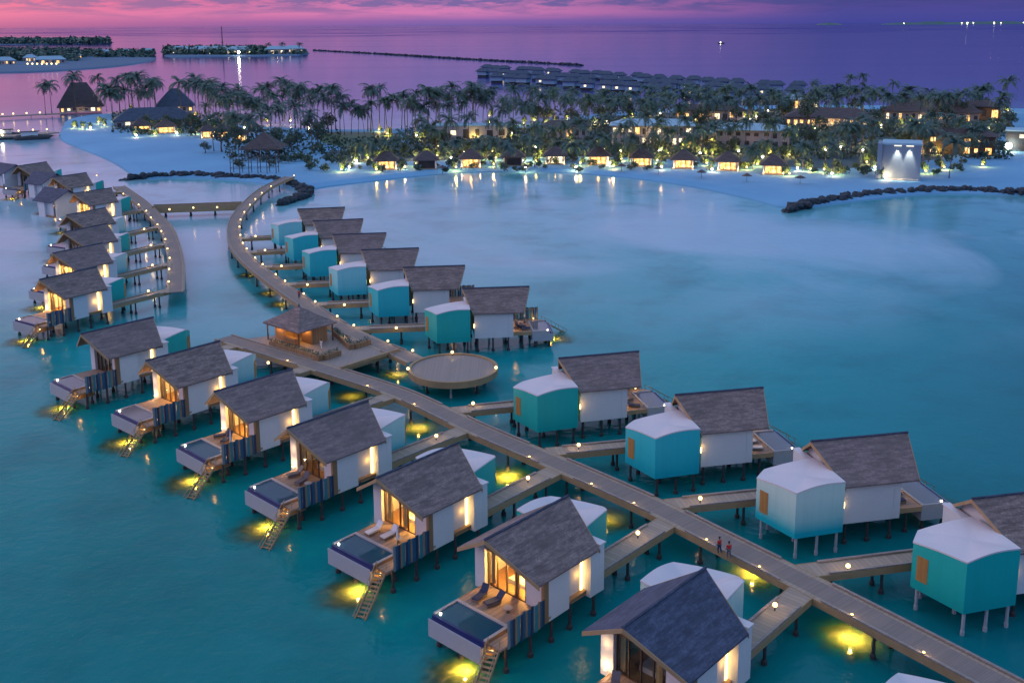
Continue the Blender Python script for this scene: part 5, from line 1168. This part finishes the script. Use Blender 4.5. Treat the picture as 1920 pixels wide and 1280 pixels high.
x, y = at(418, 100, 2); r = empty('mast', (x, y, FARZ), 0, 'tall thin radio mast standing on the resort islet', 'mast')
mb = MB(); mb.tube([(0, 0, 0), (0, 0, 50)], [1.1, .7], 6); obj('pole', mb.mesh('pole', 'dark'), r); mb = MB(); mb.box(-2, -2, 20, 2, 2, 21); obj('platform', mb.mesh('platform', 'dark'), r)
for i, (u, v) in enumerate([(505, 101), (530, 101), (563, 101)]):
    x, y = at(u, v, FARZ); r = empty('palm_tree', (x, y, FARZ), 0, '%s palm from the left at the tip of the resort islet' % ORD[i], 'palm tree', 'palms on the islet'); t = obj('trunk', PT[i][0], r); t.scale = (14, 14, 17); c = obj('crown', PCN[i], r, (PT[i][1][0] * 14, PT[i][1][1] * 14, 17)); c.scale = (2.6,) * 3
for i, u in enumerate(range(52, 112, 9)):
    x, y = at(u, 124, FARZ); r = empty('shore_lamp', (x, y, FARZ), 0, 'tiny shore lamp on the far left island, %s of the row from the left' % ORD[i], 'lamp', 'shore lamps of the far left island'); g = obj('globe', LGLOBE, r); g.scale = (6,) * 3; 
# jetties on the left
def plain_jetty(label, img, w):
    P = [at(u, v, 1.5) for u, v in img]; pts = resample(P, 8); r = empty('jetty', (0, 0, 0), 0, label, 'jetty'); mb = MB(); strip(mb, offset(pts, w / 2), offset(pts, -w / 2), 1.2, 1.7); obj('deck', mb.mesh('deck', 'deck_x'), r)
    for i in range(0, len(pts), 3): o = obj('pile', VM['pile'], r, (pts[i][0], pts[i][1], -1.0))
plain_jetty('long thin jetty joining the left picture edge to the steep thatched hall', [(-30, 221), (50, 216), (125, 213)], 5)
plain_jetty('short dark landing stage with boats at the left picture edge', [(-30, 256), (40, 254), (100, 248)], 9)
for i, (u, v) in enumerate([(5, 217), (25, 216), (50, 215), (75, 214)]):
    x, y = at(u, v, 2); r = empty('jetty_lamp', (x, y, 1.7), 0, '%s lamp from the left on the long thin jetty' % ORD[i], 'lamp', 'lamps on the long thin jetty'); obj('post', LPOST, r); g = obj('globe', LGLOBE, r); g.scale = (2.4,) * 3
mb = MB(); mb.tube([(-9, 0, 1.4), (-7, 0, .9), (0, 0, .8), (7, 0, .9), (10.5, 0, 1.7)], [.3, 1.8, 2.2, 1.7, .15], 10); HULL = mb.mesh('hull', 'dark'); mb = MB(); mb.box(-5, -1.4, 1.8, 3, 1.4, 4.2); CAB = mb.mesh('cabin', 'white'); mb = MB(); mb.box(-5.6, -1.8, 4.21, 4, 1.8, 4.5); BRF = mb.mesh('canopy', 'dark')
def boat(u, v, rz, label, lit=True, s=1.):
    x, y = at(u, v, 0); r = empty('boat', (x, y, 0), rz, label, 'boat'); r.scale = (s,) * 3; obj('hull', HULL, r); obj('cabin', CAB, r); obj('canopy', BRF, r)
    if lit: mb = MB(); mb.ball((-2, -1.6, 3.2), .8, 8); obj('lamp', mb.mesh('lamp', 'bulb_w'), r)
boat(1352, 82, .1, 'small boat with a white light far out on the open sea'); boat(12, 258, .3, 'dark covered boat moored at the left landing stage with a lamp', True, .9); boat(60, 262, .5, 'unlit dark boat moored at the left landing stage', False, .9)
for i, (u, v) in enumerate([(5, 257), (35, 248), (62, 246), (88, 245)]):
    x, y = at(u, v, 2); r = empty('jetty_lamp', (x, y, 1.7), 0, '%s lamp from the left on the dark landing stage' % ORD[i], 'lamp', 'lamps on the landing stage'); obj('post', LPOST, r); g = obj('globe', LGLOBE, r); g.scale = (2.,) * 3; light('jetty_light', 'POINT', (0, 0, 1.5), 90, WARM, r, .2)
# horizon islands to the right
def horizon_island(label, u0, u1, D, h):
    x0, x1 = (u0 - CX) / FPX * D, (u1 - CX) / FPX * D; mb = MB(); n = 40; rnd = random.Random(u0); vs = []
    for i in range(n + 1):
        f = i / n; x = x0 + (x1 - x0) * f; hh = h * math.sin(PI * f) ** .35 * rnd.uniform(.6, 1.) if 0 < i < n else .5
        vs += [(x, D - 150, -1), (x, D, hh), (x, D + 300, -1)]
    mb.add(vs, [q for i in range(n) for q in ((3 * i, 3 * i + 3, 3 * i + 4, 3 * i + 1), (3 * i + 1, 3 * i + 4, 3 * i + 5, 3 * i + 2))])
    tag(obj('horizon_island', mb.mesh('horizon_island', 'palm')), label, 'island', kind='structure')
horizon_island('dark flat island on the right horizon', 1640, 1960, 24000, 75); horizon_island('tiny island on the horizon right of centre', 1525, 1568, 26000, 60)
for i, (u, k) in enumerate([(1683, 10), (1800, 20), (1811, 10), (1790, 8), (1849, 20), (1862, 10), (1903, 8)]):
    D = 23500; x = (u - CX) / FPX * D; r = empty('horizon_lamp', (x, D, 0), 0, 'faint harbour light on the right horizon, %s from the left' % ORD[i], 'lamp', 'harbour lights on the horizon'); mb = MB(); mb.ball((0, 0, 30), k * .6, 8); obj('globe', mb.mesh('globe', 'bulb_w'), r)

# ------------------------------------------------------------------ render settings
SC.render.engine = 'CYCLES'
SC.cycles.use_denoising = True
try: SC.cycles.denoiser = 'OPENIMAGEDENOISE'
except Exception: pass
SC.cycles.max_bounces = 6; SC.cycles.diffuse_bounces = 3; SC.cycles.glossy_bounces = 3; SC.cycles.transparent_max_bounces = 8
SC.cycles.caustics_reflective = False; SC.cycles.caustics_refractive = False; SC.cycles.sample_clamp_indirect = 4.
SC.cycles.use_light_tree = True
vs = SC.view_settings; vs.view_transform = 'Standard'; vs.look = 'None'; vs.exposure = 0; vs.gamma = 1
